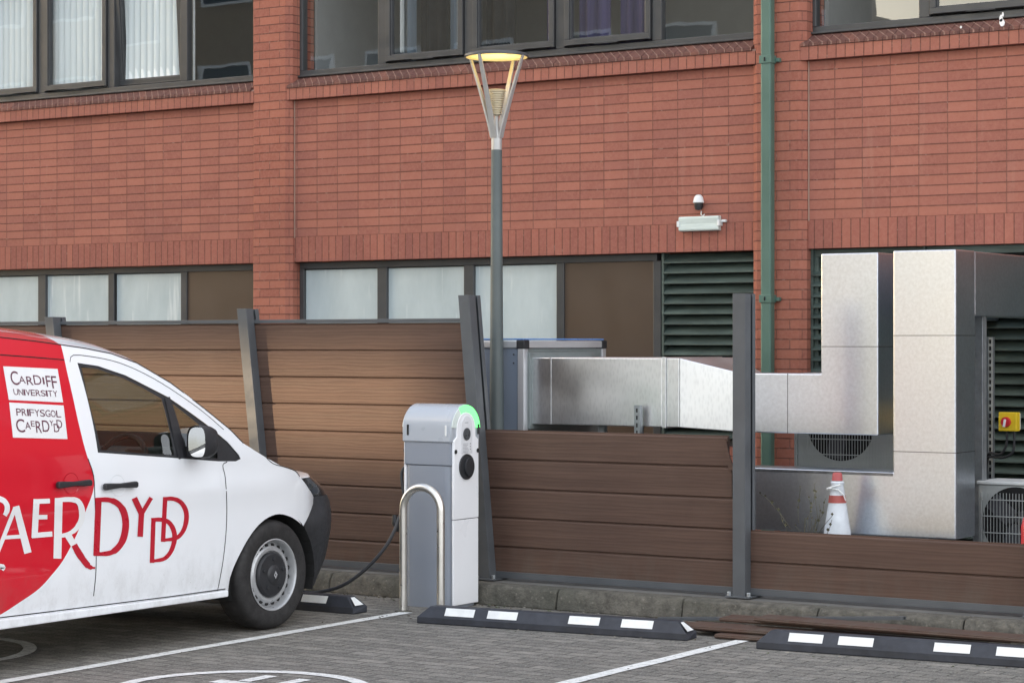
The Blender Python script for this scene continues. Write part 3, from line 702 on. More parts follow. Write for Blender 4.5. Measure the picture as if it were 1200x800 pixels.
MB().box(xa + .001, xa + .022, DY - .035, DB + .03, zb_ - .035, zt + .035).build('flange', M['flange_grey'], sup, bevel=.003)
tr = MB(); xt = xb + .031; xm = xt + .10
tr.hexa([(xt, DY, zb_), (xm, DY, zb_), (xm, DB, zb_), (xt, DB, zb_), (xt, DY, zt), (xm, DY, zt), (xm, DB, zt), (xt, DB, zt)])
tr.hexa([(xm + .001, DY, zb_), (xc, CY, zb2), (xc, CY + .32, zb2), (xm + .001, DB, zb_), (xm + .001, DY, zt), (xc, CY, zt2), (xc, CY + .32, zt2), (xm + .001, DB, zt)])
tr.build('transition', M['galv_sheet'], sup, bevel=.006)
xr0, xr1 = onY(962, 350, CY)[0], onY(1029, 350, CY)[0]; zr1 = onY(996, 296.5, CY)[2]
L = MB(); L.prism_y([(xc + .001, zb2), (xr1, zb2), (xr1, zr1), (xr0, zr1), (xr0, zt2), (xc + .001, zt2)], CY, CY + .31)
L.build('clad_riser', M['duct'], sup, bevel=.008)
s_ = MB(); z = onY(996, 406, CY)[2]; s_.box(xr0, xr1 + .0015, CY - .0015, CY + .31, z - .0025, z + .0025); s_.build('seam', M['duct_seam'], sup); s_ = MB(); xs_ = onY(923, 470, CY)[0]; s_.box(xs_ - .0025, xs_ + .0025, CY - .0015, CY, zb2, zt2); s_.build('seam', M['duct_seam'], sup)
MB().box(xr0 + .02, xr1 - .02, CY + .311, W + .06, zr1 - .42, zr1 - .02).build('wall_branch', M['duct'], sup, bevel=.006)
for x in (onY(735, 500, DY)[0], xa + .5): MB().box(x, x + .05, DY + .1, DY + .14, .131, zb_ - .001).build('support_leg', M['galv'], sup)
sxx, _, szz = onY(745, 510, DY - .1)
# return duct
ret = thing('return_duct', (-4.9, CY + .15, .5), 'tall silver embossed riser duct with a low arm and a branch into the wall', 'air duct')
RY = 12.98
rx0, rx1 = onY(1046.5, 450, RY)[0], onY(1120, 450, RY)[0]; rzt = onY(1080, 293, RY)[2]; rzb = onY(1080, 630, RY)[2]; rzm = onY(960, 550.5, RY)[2]; rxl = onY(862, 580, RY)[0]
L = MB(); L.prism_y([(rxl, rzb), (rx1, rzb), (rx1, rzt), (rx0, rzt), (rx0, rzm), (rxl, rzm)], RY, RY + .32)
L.build('clad_riser', M['duct'], ret, bevel=.008)
s_ = MB()
for v in (393, 529.5): z = onY(1080, v, RY)[2]; MB().box(rx0, rx1 + .0015, RY - .0015, RY + .32, z - .0025, z + .0025).build('seam', M['duct_seam'], ret)
MB().box(rxl, rx0, RY - .002, RY, rzm - .022, rzm - .004).build('seam', M['duct_seam'], ret)
zb3 = onY(1150, 370, RY + .5)[2]
MB().box(rx0 + .03, rx1 - .002, RY + .321, W + .06, zb3, rzt - .003).build('wall_branch', M['duct'], ret, bevel=.006)
for x in (rxl + .3, rx1 - .35): MB().box(x, x + .05, RY + .05, RY + .27, .131, rzb - .001).build('support_leg', M['galv'], ret)
# slotted channel bracket standing in front of the supply duct
ch = MB(); z0, z1 = .131, onY(745, 474.5, DY - .08)[2]; x0, x1 = sxx - .021, sxx + .021
ch.box(x0, x1, DY - .085, DY - .081, z0, z1); ch.box(x0, x0 + .004, DY - .081, DY - .045, z0, z1); ch.box(x1 - .004, x1, DY - .081, DY - .045, z0, z1)
z = z1 - .035
while z > .2: ch.box(sxx - .006, sxx + .006, DY - .0856, DY - .0851, z - .014, z + .014, 1); z -= .05
tag(ch.build('strut_channel', [M['galv'], M['dark']], origin=(sxx, DY - .06, z0)), 'short upright slotted steel channel standing in front of the level duct', 'steel channel')
# frame posts by the isolator
px_, _, _ = onY(1148, 500, 13.6)
tag(MB().box(px_ - .033, px_ + .033, 13.57, 13.61, .131, onY(1148, 370, 13.6)[2]).box(px_ + .02, px_ + .033, 13.611, 13.64, .131, 2.0).build('upright_post', M['galv'], bevel=.003, origin=(px_, 13.6, .131)), 'plain grey steel upright beside the tall embossed riser', 'steel post')
cx_, _, cz0 = onY(1160.5, 562, 14.2); cz1 = onY(1160.5, 395, 14.2)[2]
ch = MB(); ch.box(cx_ - .026, cx_ + .026, 14.2, 14.205, .131, cz1); ch.box(cx_ - .026, cx_ - .021, 14.17, 14.2, .131, cz1); ch.box(cx_ + .021, cx_ + .03, 14.165, 14.2, .131, cz1)
z = cz1 - .03
while z > .3: ch.box(cx_ - .008, cx_ + .006, 14.1988, 14.1996, z - .014, z + .014, 1); z -= .045
tag(ch.build('strut_channel', [M['galv'], M['dark']], origin=(cx_, 14.2, .131)), 'perforated steel channel standing behind the plain upright near the yellow switch', 'steel channel')
def isolator(u, v, Y, label, wd=.125, hh=.125):
    x, _, z = onY(u, v, Y)
    t = thing('isolator_switch', (x, Y, z - hh / 2), label, 'switch')
    MB().box(x - wd / 2, x + wd / 2, Y, Y + .07, z - hh / 2, z + hh / 2).build('enclosure', M['yellow'], t, bevel=.006)
    MB().box(x - wd / 2 + .008, x + wd / 2 - .008, Y + .071, Y + .10, z - hh / 2 + .008, z + hh / 2 - .008).build('back_box', M['white_plastic'], t, bevel=.004)
    MB().lathe([(0, -.022), (.030, -.020), (.034, -.012), (.034, 0)], (x - .008, Y - .001, z - .002), 'y', 20).build('knob', M['red'], t, smooth=40)
    k_ = MB().obox((x - .010, Y - .028, z - .008), .014, .014, .05, ry=R(12)); k_.build('pointer', M['white_plastic'], t, bevel=.003)
    return x, z
ix, iz = isolator(1180.5, 494, 14.05, 'yellow isolator switch with a round red knob beside the perforated channel')
isolator(1138, 493, 14.05, 'yellow isolator switch half hidden behind the tall silver riser')
for dx, lab in ((-.015, 'left black cable looping down from the yellow red-knobbed switch'), (.035, 'right black cable looping down from the yellow red-knobbed switch')):
    pa = [(ix + dx, 14.08, iz - .062), (ix + dx, 14.08, iz - .13), (ix + dx - .01, 14.08, iz - .18 - dx * .6), (ix - .06 + dx * .5, 14.09, iz - .225 - dx * .4), (cx_ + .03, 14.13, iz - .22 - dx * .5), (cx_ + .0, 14.15, iz - .25 - dx * .4), (cx_ - .02, 14.15, iz - .4)]
    q = []
    for i in range(len(pa) - 1):
        for s in range(5):
            f = s / 5; p0 = Vector(pa[max(i - 1, 0)]); p1 = Vector(pa[i]); p2 = Vector(pa[i + 1]); p3 = Vector(pa[min(i + 2, len(pa) - 1)])
            q.append(.5 * ((2 * p1) + (p2 - p0) * f + (2 * p0 - 5 * p1 + 4 * p2 - p3) * f * f + (3 * p1 - p0 - 3 * p2 + p3) * f ** 3))
    q.append(Vector(pa[-1]))
    tag(MB().tube(q, .009, 8).build('cable', M['black_plastic'], smooth=60), lab, 'cable')

def condenser(x0, x1, z0, z1, Y, label, fx, fz, fr_):
    t = thing('condenser_unit', ((x0 + x1) / 2, Y + .17, .13), label, 'condenser')
    MB().box(x0, x1, Y, Y + .34, z0, z1).build('casing', M['hvac'], t, bevel=.012)
    MB().box(x0 - .006, x1 + .006, Y - .008, Y + .348, z1 + .001, z1 + .022).build('lid', M['white_plastic'], t, bevel=.005)
    MB().lathe([(0, -.002), (fr_, -.002), (fr_, -.0005)], (fx, Y, fz), 'y', 48).build('fan_recess', M['dark'], t)
    bl = MB()
    for k_ in range(3):
        a_ = R(20 + 120 * k_); bl.obox((fx + .5 * fr_ * math.cos(a_), Y - .006, fz + .5 * fr_ * math.sin(a_)), fr_ * .9, .004, fr_ * .5, ry=-a_)
    bl.build('fan_blade', pbr('dark_fan', (.06, .062, .07), .4), t)
    gr = MB(); x = x0 + .05
    while x < x1 - .04: gr.box(x, x + .0035, Y - .022, Y - .019, z0 + .05, z1 - .05); x += .021
    zz = z0 + .06
    while zz < z1 - .03: gr.box(x0 + .03, x1 - .03, Y - .026, Y - .0225, zz, zz + .006); zz += .105
    for xx in (x0 + .03, x1 - .036): gr.box(xx, xx + .006, Y - .026, Y, z0 + .05, z1 - .05)
    gr.build('grille', M['hvac'], t)
    MB().box(x0 + .1, x0 + .2, Y + .02, Y + .32, .131, z0 - .001).box(x1 - .2, x1 - .1, Y + .02, Y + .32, .131, z0 - .001).build('foot', M['galv'], t)
c1x0 = onY(930, 500, 13.95)[0]; c1x1 = onY(1046, 500, 13.95)[0] + .12; cz = onY(940, 437, 13.95)[2]; fz = onY(985, 497, 13.95); 
condenser(c1x0, c1x1, .35, cz - .022, 13.95, 'large pale condenser unit behind the gap between the two silver ducts', fz[0], fz[2], .25)
c2x0 = onY(1146, 580, 13.55)[0]; cz = onY(1175, 564, 13.55)[2]; fz = onY(1191, 612, 13.55)
condenser(c2x0, c2x0 + .82, .22, cz - .022, 13.55, 'low pale condenser unit with a round fan to the right of the tall riser', fz[0], fz[2], .225)
# striped cone behind the fence
kx, _, _ = onY(986, 600, 12.78); KY = 12.72
cone = thing('traffic_cone', (kx, KY, .13), 'faded white traffic cone with red bands standing against the lower silver duct', 'traffic cone')
def cr(z): return .138 + (.027 - .138) * ((z - .17) / (.885 - .17))
def band(z0, z1, e=0): return [(cr(z0) + e, z0), (cr(z1) + e, z1)]
MB().box(kx - .22, kx + .22, KY - .22, KY + .22, .131, .17).build('base', M['black_plastic'], cone, bevel=.02)
MB().lathe(band(.171, .70) + [(cr(.70), .70), (cr(.815), .815), (cr(.815) + .006, .83), (cr(.84) + .002, .84)], (kx, KY, 0), 'z', 32).build('sleeve', pbr('dirty_cone_white', (.66, .70, .74), .55, var=.2, vs=9), cone, smooth=40)
MB().lathe(band(.705, .752, .0025), (kx, KY, 0), 'z', 32).build('red_band', pbr('faded_red_band', (.36, .075, .062), .5), cone, smooth=40)
MB().lathe([(cr(.842), .842), (cr(.885) + .003, .885), (cr(.885) - .004, .893), (0, .893)], (kx, KY, 0), 'z', 32).build('tip', pbr('faded_red_tip', (.42, .09, .09), .6), cone, smooth=40)
sh = MB(); pa = [(kx - .03, KY - .075, .80), (kx + .03, KY - .055, .79), (kx + .058, KY - .03, .755), (kx + .066, KY - .02, .72)]; sh.tube(pa, [.004, .006, .005, .003], 6); sh.tube([(kx - .05, KY - .04, .79), (kx, KY - .07, .805), (kx + .045, KY - .05, .82)], .007, 6)
sh.build('torn_sleeve', M['white_plastic'], cone, smooth=50)
# dry weed beside the cone
wd = MB(); random.seed(5)
for i in range(11):
    bx = kx + random.uniform(-.20, .01); p = Vector((bx, KY - .25, random.uniform(.35, .6))); path = [p.copy()]
    dv = Vector((random.uniform(-.5, .4), random.uniform(-.2, .2), 1)).normalized()
    for s in range(5):
        dv = (dv + Vector((random.uniform(-.5, .5), random.uniform(-.2, .2), random.uniform(-.1, .25)))).normalized(); p = p + dv * random.uniform(.03, .07); path.append(p.copy())
    wd.tube(path, .0016, 4)
    for q in path[2:]:
        if random.random() < .7:
            s_ = random.uniform(.006, .013); wd.add([q, q + Vector((s_, 0, s_)), q + Vector((0, 0, 2 * s_)), q + Vector((-s_, .002, s_))], [(0, 1, 2, 3)])
for (xx) in (-.09, -.02): wd.tube([(kx + xx, KY - .25, .131), (kx + xx - .02, KY - .25, .4), (kx + xx - .01, KY - .25, .62)], .003, 5)
tag(wd.build('dry_weed', pbr('dry_weed_stem', (.10, .095, .06), .9, var=.4), fix=False), 'thin dry weed growing beside the white and red cone', 'weed')

rxx = onY(1207, 610, 12.62)[0]
t = thing('red_cylinder', (rxx, 12.62, .13), 'upright red cylinder at the right edge in front of the low condenser unit', 'cylinder')
MB().lathe([(0, .131), (.048, .131), (.052, .15), (.052, .62), (.040, .67), (.018, .69), (.018, .71), (0, .71)], (rxx, 12.62, 0), 'z', 24).build('body', M['red'], t, smooth=40)

# ------------------------------------------------------------------ charge point
cxa, cxb, cya, cyb = -8.53, -8.145, 11.655, 11.965
cm = (cya + cyb) / 2
cp = thing('charge_point', ((cxa + cxb) / 2, cm, 0), 'grey and white vehicle charging post with a glowing green light', 'charging post')
def arch(hw, zs, top, zlow, n=18):     # closed outline in (y, z)
    pts = [(cm - hw, zlow), (cm - hw, zs)]
    pts += [(cm - hw * math.cos(math.pi * i / n), zs + (top - zs) * math.sin(math.pi * i / n)) for i in range(1, n)]
    return pts + [(cm + hw, zs), (cm + hw, zlow)]
def round_rect(y0, y1, x0, x1, r):
    out = []
    for cx__, cy__, a0 in ((x1 - r, y1 - r, 0), (x0 + r, y1 - r, 90), (x0 + r, y0 + r, 180), (x1 - r, y0 + r, 270)):
        out += [(cx__ + r * math.cos(R(a0 + 18 * i)), cy__ + r * math.sin(R(a0 + 18 * i))) for i in range(6)]
    return out
MB().prism_z(round_rect(cya + .004, cyb - .004, cxa + .006, cxb - .014, .05), .0, .912).build('lower_shell', M['grey_shell'], cp, smooth=35)
MB().prism_x(arch(.151, 1.145, 1.295, .915), cxa + .006, cxb - .014).build('upper_shell', M['grey_shell'], cp, smooth=35, bevel=.006)
MB().prism_x(arch(.161, 1.145, 1.308, 1.062), cxa - .006, cxb - .002).build('hood', pbr('hood_pale_grey', (.40, .43, .47), .3, var=.04, vs=2, coat=.3), cp, smooth=35, bevel=.010)
for xs, dr in ((cxb, 1), (cxa, -1)):
    def xx(a): return xs + dr * a
    def outline(e): return [(cm - .140 + e, .02), (cm - .140 + e, 1.075), (cm - .106 + e, 1.10)] + [(cm - (.106 - e) * math.cos(math.pi * i / 16), 1.148 + (.108 - e) * math.sin(math.pi * i / 16)) for i in range(17)] + [(cm + .106 - e, 1.10), (cm + .140 - e, 1.075), (cm + .140 - e, .02)]
    ol = outline(0); ol_low = [(cm - .14, .02), (cm + .14, .02), (cm + .14, .566), (cm - .14, .566)]
    ol_up = [(cm - .14, .570), (cm - .14, 1.075)] + ol[2:-2] + [(cm + .14, 1.075), (cm + .14, .570)]
    MB().prism_x(ol_low, *sorted((xx(-.013), xx(.004)))).build('lower_cover', M['white_shell'], cp, bevel=.004)
    pl = MB().prism_x(ol_up, *sorted((xx(-.013), xx(.006)))).build('front_cover', M['white_shell'], cp, smooth=40, bevel=.004)
    raised = [(cm - .062 * math.cos(math.pi * i / 16), 1.155 + .078 * math.sin(math.pi * i / 16)) for i in range(17)] + [(cm + .062, .99), (cm - .062, .99)]
    MB().prism_x(raised, *sorted((xx(.007), xx(.010)))).build('fascia', pbr('fascia_white', (.72, .73, .75), .3), pl, bevel=.002)
    def disc(cy__, cz__, ry, rz_, a, b_, mat, name):
        o = MB().prism_x([(cm + cy__ + ry * math.cos(2 * math.pi * i / 40), cz__ + rz_ * math.sin(2 * math.pi * i / 40)) for i in range(40)], *sorted((xx(a), xx(b_)))).build(name, mat, pl, smooth=40, bevel=.002); return o
    disc(-.005, 1.115, .040, .040, .0105, .016, pbr('reader_dark', (.06, .065, .07), .3), 'card_reader')
    disc(-.005, .905, .082, .082, .007, .018, M['black_plastic'], 'socket')
    disc(.004, .905, .050, .06, .0185, .034, M['black_plastic'], 'socket_lid')
    for sy in (-.125, .125): disc(sy, 1.005, .012, .014, .007, .014, M['dark'], 'lock')
    lab = MB()
    for r_ in range(7): lab.box(*sorted((xx(.0103), xx(.0108))), cm - .045, cm + random.uniform(0, .02), 1.052 - r_ * .009, 1.055 - r_ * .009)
    for r_ in range(3): lab.box(*sorted((xx(.0103), xx(.0108))), cm + .032, cm + .045, 1.048 - r_ * .018, 1.057 - r_ * .018)
    lab.box(*sorted((xx(.0103), xx(.0108))), cm - .025, cm + .015, 1.186, 1.191)
    lab.build('label', pbr('label_grey', (.35, .36, .38), .5), pl)
    def ringseg(a0, a1, r0, r1, a, b_, mat, name):
        n = 22; pts = [(cm - r1 * math.cos(R(a0 + (a1 - a0) * i / n)), 1.143 + r1 * math.sin(R(a0 + (a1 - a0) * i / n))) for i in range(n + 1)]
        pts += [(cm - r0 * math.cos(R(a0 + (a1 - a0) * i / n)), 1.145 + (r0 + .004) * math.sin(R(a0 + (a1 - a0) * i / n))) for i in range(n, -1, -1)]
        MB().prism_x(pts, *sorted((xx(a), xx(b_)))).build(name, mat, cp)
    ringseg(62, 176, .109, .159, -.0015, .004, emit('charge_light_green', (.10, .95, .15), .85, (.2, .6, .25)), 'green_light')
    ringseg(6, 60, .109, .159, -.0015, .004, pbr('translucent_white', (.72, .80, .76), .3), 'light_cover')
    MB().box(*sorted((xx(.005), xx(.008))), cm + .128, cm + .148, 1.11, 1.175).build('grip_slot', M['black_plastic'], cp, bevel=.004)
for xq, mt in ((cxa + .035, M['dark']), (cxb - .05, M['white_plastic'])): MB().box(xq, xq + .014, cm - .1665, cm - .158, 1.105, 1.175).build('hood_slot', mt, cp, bevel=.004)
# hoop guard
hx0, hx1, HY = -8.335, -8.045, 11.39; rr = (hx1 - hx0) / 2
pth = [(hx0, HY, 0)] + [((hx0 + hx1) / 2 - rr * math.cos(math.pi * i / 20), HY, .648 + rr * math.sin(math.pi * i / 20)) for i in range(21)] + [(hx1, HY, 0)]
HR = .0255
hp = thing('hoop_barrier', ((hx0 + hx1) / 2, HY, 0), 'bright stainless steel hoop guard standing in front of the charging post', 'barrier')
MB().tube(pth, HR, 16).build('hoop', M['steel'], hp, smooth=60)
MB().lathe([(.055, .0), (.055, .006), (.023, .012)], (hx0, HY, 0), 'z', 20).build('foot_collar', M['kerb'], hp); MB().lathe([(.055, .0), (.055, .006), (.023, .012)], (hx1, HY, 0), 'z', 20).build('foot_collar', M['kerb'], hp)
# charging lead
def spline(pa, k_=6):
    q = []
    for i in range(len(pa) - 1):
        for s in range(k_):
            f = s / k_; p0 = Vector(pa[max(i - 1, 0)]); p1 = Vector(pa[i]); p2 = Vector(pa[i + 1]); p3 = Vector(pa[min(i + 2, len(pa) - 1)])
            q.append(.5 * ((2 * p1) + (p2 - p0) * f + (2 * p0 - 5 * p1 + 4 * p2 - p3) * f * f + (3 * p1 - p0 - 3 * p2 + p3) * f ** 3))
    return q + [Vector(pa[-1])]
cpx = [(474, 590), (468, 606), (462, 622), (452, 640), (437, 658), (418, 675), (398, 687), (376, 693), (362, 694)]
pts = [(-8.545, 11.80, .905), (-8.60, 11.80, .90), (-8.635, 11.78, .84)]
for i, (u, v) in enumerate(cpx): pts.append(onY(u, v, 11.75 - .40 * i / 8))
lead = thing('charging_cable', (-8.9, 11.6, 0), 'black charging lead hanging from the charging post to the nose of the van', 'cable')
MB().tube(spline(pts) + [Vector((-9.25, 11.22, .12)), Vector((-9.4, 11.15, .3)), Vector((-9.42, 11.1, .6))], .0115, 10).build('cord', M['black_plastic'], lead, smooth=60)
q = Vector(onY(463, 612, 11.72)); MB().tube([q + Vector((-.005, 0, .05)), q, q + Vector((.03, 0, -.03)), q + Vector((.02, 0, -.055))], [.016, .024, .026, .014], 12).build('plug', M['black_plastic'], lead, smooth=50)

# ------------------------------------------------------------------ wheel stops
def wheel_stop():
    t = thing('wheel_stop', (0, 0, 0), 'wheel stop', 'wheel stop', 'black rubber wheel stops with white reflective blocks')
    L = 1.78; h = .105; y0, y1 = -.075, .075; b = MB()
    prof = [(y0, 0), (y0, .040), (y0 + .038, h), (y1 - .038, h), (y1, .040), (y1, 0)]
    e0, e1 = .075, 0.0
    vs = []
    for xs, sgn in ((-L / 2, 1), (L / 2, -1)):
        for (y, z) in prof: vs.append((xs + sgn * (0 if z < .05 else .075), y, z))
    # middle stations keep the outline straight
    fs = [(0, 1, 2, 3, 4, 5), (11, 10, 9, 8, 7, 6)] + [(q, q + 6, (q + 1) % 6 + 6, (q + 1) % 6) for q in range(6)]
    b.add(vs, fs); b.build('body', M['stop_rubber'], t, bevel=.007)
    def slope(y): return .040 + (y - y0) / .038 * (h - .040)
    for x in (-.60, -.31, .23, .57):
        a, c = x - .10, x + .10; sk = .018
        for sgn in (1, -1):
            vs = [(a, sgn * (y0 + .008 - .0026), slope(y0 + .008) + .0012), (c, sgn * (y0 + .008 - .0026), slope(y0 + .008) + .0012), (c + sk * 0, sgn * (y0 + .034 - .0026), slope(y0 + .034) + .0012), (a + sk * 0, sgn * (y0 + .034 - .0026), slope(y0 + .034) + .0012)]
            MB().add(vs, [(0, 1, 2, 3) if sgn > 0 else (3, 2, 1, 0)]).build('reflector', M['stop_white'], t, fix=False)
    for sgn in (1, -1):
        xe = sgn * L / 2
        def pe(y, z): return (xe - sgn * .075 * (z - .04) / (h - .04) + sgn * .002, y, z + .001)
        MB().add([pe(-.045, .05), pe(.045, .05), pe(.02, .096), pe(-.02, .096)], [(0, 1, 2, 3) if sgn > 0 else (3, 2, 1, 0)]).build('end_reflector', M['stop_white'], t, fix=False)
    return t
ws = wheel_stop()
def dup(root, loc, rz):
    r = root.copy(); COL.objects.link(r); r.location = loc; r.rotation_euler = (0, 0, rz)
    for chd in root.children:
        c = chd.copy(); COL.objects.link(c); c.parent = r
        for g_ in chd.children:
            d = g_.copy(); COL.objects.link(d); d.parent = c
    return r
w2 = dup(ws, (-4.80, 11.225, 0), R(4.6)); w3 = dup(ws, (-9.40, 11.15, 0), R(1.5))
ws.location = (-7.05, 11.135, 0); ws.rotation_euler = (0, 0, R(6.0))
ws['label'] = 'black and white wheel stop at the foot of the charging post'; w2['label'] = 'black and white wheel stop in front of the pile of brown boards'; w3['label'] = 'black and white wheel stop under the nose of the van'

# ------------------------------------------------------------------ loose boards on the ground
random.seed(11)
bl = [(-5.62, 11.66, 1.80, .0, -1.0, 'lowest brown board lying against the kerb'), (-5.18, 11.44, 1.8, .0, 1.2, 'brown board lying nearest the painted bay line'),
      (-5.42, 11.52, 1.78, .030, 2.0, 'brown board lying crooked in the middle of the pile'), (-4.70, 11.56, 1.8, .030, -.6, 'brown board at the right end of the pile'),
      (-5.30, 11.70, 1.78, .060, .6, 'upper brown board lying closest to the upright fence post'), (-5.05, 11.60, 1.75, .085, -1.6, 'topmost brown board of the pile by the kerb'),
      (-4.3, 11.72, 1.8, .062, .8, 'brown board running out of the photo behind the right wheel stop')]
for x, y, L, z, rz, lab in bl:
    o = MB().obox((0, 0, .012), L, .17, .023).obox((0, -.09, .012), L, .010, .009).build('loose_board', M['board'], bevel=.003, origin=(0, 0, 0))
    o.location = (x, y, z + .004); o.rotation_euler = (R(random.uniform(-2, 3)), 0, R(rz)); tag(o, lab, 'board', 'loose brown fence boards piled by the kerb')
for x, y, z, L, rz, lab in ((-5.94, 11.87, .058, 1.62, 0, 'grey metal rail lying across the back of the board pile'), (-6.35, 11.70, .004, 1.2, 3, 'short grey metal rail on the ground under the brown boards')):
    o = MB().obox((0, 0, .02), L, .035, .004).obox((0, -.0155, .0105), L, .004, .015).obox((0, .0155, .0105), L, .004, .015).build('metal_rail', M['post_grey'], bevel=.001, origin=(0, 0, 0))
    o.location = (x, y, z); o.rotation_euler = (0, R(-4.0 if z > .05 else 0), R(rz)); tag(o, lab, 'rail', 'grey rails lying with the boards')

# ------------------------------------------------------------------ litter in the gutter and between the pavers
random.seed(3); lt = MB()
def flake(x, y, z, s):
    a = random.uniform(0, 6.3); vs = []
    n = random.choice((4, 5, 6))
    for i in range(n):
        r_ = s * random.uniform(.5, 1); vs.append((x + r_ * math.cos(a + 6.283 * i / n), y + r_ * math.sin(a + 6.283 * i / n) * .7, z + random.uniform(.001, s * .7)))
    lt.add(vs, [tuple(range(n))], random.choice((0, 0, 1, 2)))
for i in range(520): flake(random.uniform(-10.5, -3.6), 11.97 - abs(random.gauss(0, .10)), .001, random.uniform(.006, .018))
for i in range(90): flake(random.uniform(-8.3, -3.6), random.choice((11.03, 11.0, 11.15)) + random.gauss(0, .05), .001, random.uniform(.006, .014))
for i in range(160): flake(random.uniform(-11, -3.8), random.uniform(7.8, 11.9), .001, random.uniform(.004, .010))
o = lt.build('gutter_litter', [pbr('litter_dark', (.09, .07, .045), .9, var=.4), pbr('litter_pale', (.34, .31, .26), .9, var=.3), pbr('litter_green', (.07, .085, .04), .9, var=.4)], fix=False)
o['kind'] = 'stuff'; o['label'] = 'dead leaves and grit scattered along the kerb and pavers'
# ---- the van MARK

# ------------------------------------------------------------------ the van (nose towards the fence, right-hand side seen)
XS = -8.45; XC = XS - .915; AXLE = (10.255, .326)
def vx(Y, Z):
    X = XS
    if Z > 1.02: X -= .205 * ((Z - 1.02) / .74) ** 1.55
    if Z < .50: X -= .035 * ((.50 - Z) / .25) ** 2
    X += .012 * math.exp(-((Z - .86) / .07) ** 2) * (1 if Y < 10.2 else max(0, 1 - (Y - 10.2) / .25))     # shoulder crease
    if Y > 10.30: X -= .30 * ((Y - 10.30) / .70) ** 2.4
    return X
def vyz(u, v, it=8):
    X = XS
    for _ in range(it):
        _, Y, Z = onX(u, v, X); X = .5 * X + .5 * vx(Y, Z)
    _, Y, Z = onX(u, v, X); return (Y, Z)
def vpt(u, v, off=.0):
    Y, Z = vyz(u, v); return (vx(Y, Z) + off, Y, Z)
def inside(p, poly):
    x, y = p; c = False; n = len(poly); j = n - 1
    for i in range(n):
        xi, yi = poly[i]; xj, yj = poly[j]
        if (yi > y) != (yj > y) and x < (xj - xi) * (y - yi) / (yj - yi + 1e-12) + xi: c = not c
        j = i
    return c
def densify(pl, step=.05, closed=True):
    out = []
    n = len(pl)
    for i in range(n if closed else n - 1):
        a, b = pl[i], pl[(i + 1) % n]; d = math.hypot(b[0] - a[0], b[1] - a[1]); k_ = max(1, int(d / step))
        out += [(a[0] + (b[0] - a[0]) * q / k_, a[1] + (b[1] - a[1]) * q / k_) for q in range(k_)]
    if not closed: out.append(pl[-1])
    return out
def smooth_poly(pl, closed=False, k_=4):
    n = len(pl); q = []
    for i in range(n if closed else n - 1):
        P0 = pl[(i - 1) % n] if closed or i else pl[0]; P1 = pl[i]; P2 = pl[(i + 1) % n]; P3 = pl[(i + 2) % n] if closed or i + 2 < n else pl[-1]
        for s in range(k_):
            f = s / k_
            q.append(tuple(.5 * (2 * P1[c] + (P2[c] - P0[c]) * f + (2 * P0[c] - 5 * P1[c] + 4 * P2[c] - P3[c]) * f * f + (3 * P1[c] - P0[c] - 3 * P2[c] + P3[c]) * f ** 3) for c in (0, 1)))
    if not closed: q.append(pl[-1])
    return q
def sheet(mb, outline, holes=(), lines=(), cls=None, off=0.0, grid=.05, mirror=False, xfn=None):
    """fill a (Y,Z) outline, lay it on the body side; cls(centroid) -> material index"""
    vs = []; es = []
    for pl, cl in [(outline, True)] + [(h, True) for h in holes] + [(l, False) for l in lines]:
        pl = densify(pl, grid, cl); n0 = len(vs); vs += pl
        es += [(n0 + i, n0 + i + 1) for i in range(len(pl) - 1)] + ([(n0 + len(pl) - 1, n0)] if cl else [])
    ys = [p[0] for p in outline]; zs = [p[1] for p in outline]
    y = min(ys) + grid * .5
    while y < max(ys):
        z = min(zs) + grid * .5
        while z < max(zs):
            if inside((y, z), outline) and not any(inside((y, z), h) for h in holes):
                if all((y - p[0]) ** 2 + (z - p[1]) ** 2 > (grid * .35) ** 2 for p in vs[:len(vs)]): vs.append((y, z))
            z += grid
        y += grid
    ov, oe, of, *_ = delaunay_2d_cdt([Vector(p) for p in vs], es, [], 0, 1e-6)
    fs = []; ms = []
    for f in of:
        c = (sum(ov[i][0] for i in f) / len(f), sum(ov[i][1] for i in f) / len(f))
        if inside(c, outline) and not any(inside(c, h) for h in holes): fs.append(tuple(f)); ms.append(cls(c) if cls else 0)
    par_ = list(range(len(ov)))
    def fd(i):
        while par_[i] != i: par_[i] = par_[par_[i]]; i = par_[i]
        return i
    for f in fs:
        for q in f[1:]: par_[fd(q)] = fd(f[0])
    cnt = {}
    for f in fs: cnt[fd(f[0])] = cnt.get(fd(f[0]), 0) + 1
    keep = [i for i, f in enumerate(fs) if cnt[fd(f[0])] > 0.08 * len(fs)]
    fs = [fs[i] for i in keep]; ms = [ms[i] for i in keep]
    fn = xfn or vx
    use = sorted({q for f in fs for q in f}); mpq = {o_: i for i, o_ in enumerate(use)}
    ov = [ov[i] for i in use]; fs = [tuple(mpq[q] for q in f) for f in fs]
    P3 = [((fn(p[0], p[1]) + off) if not mirror else 2 * XC - (fn(p[0], p[1]) + off), p[0], p[1]) for p in ov]
    n = len(mb.v); mb.v += P3
    for f, m_ in zip(fs, ms):
        a, b, c = (Vector(P3[i]) for i in f[:3]); nx = (b - a).cross(c - a).x
        if (nx < 0) != mirror: f = f[::-1]
        mb.f.append([n + i for i in f]); mb.m.append(m_)
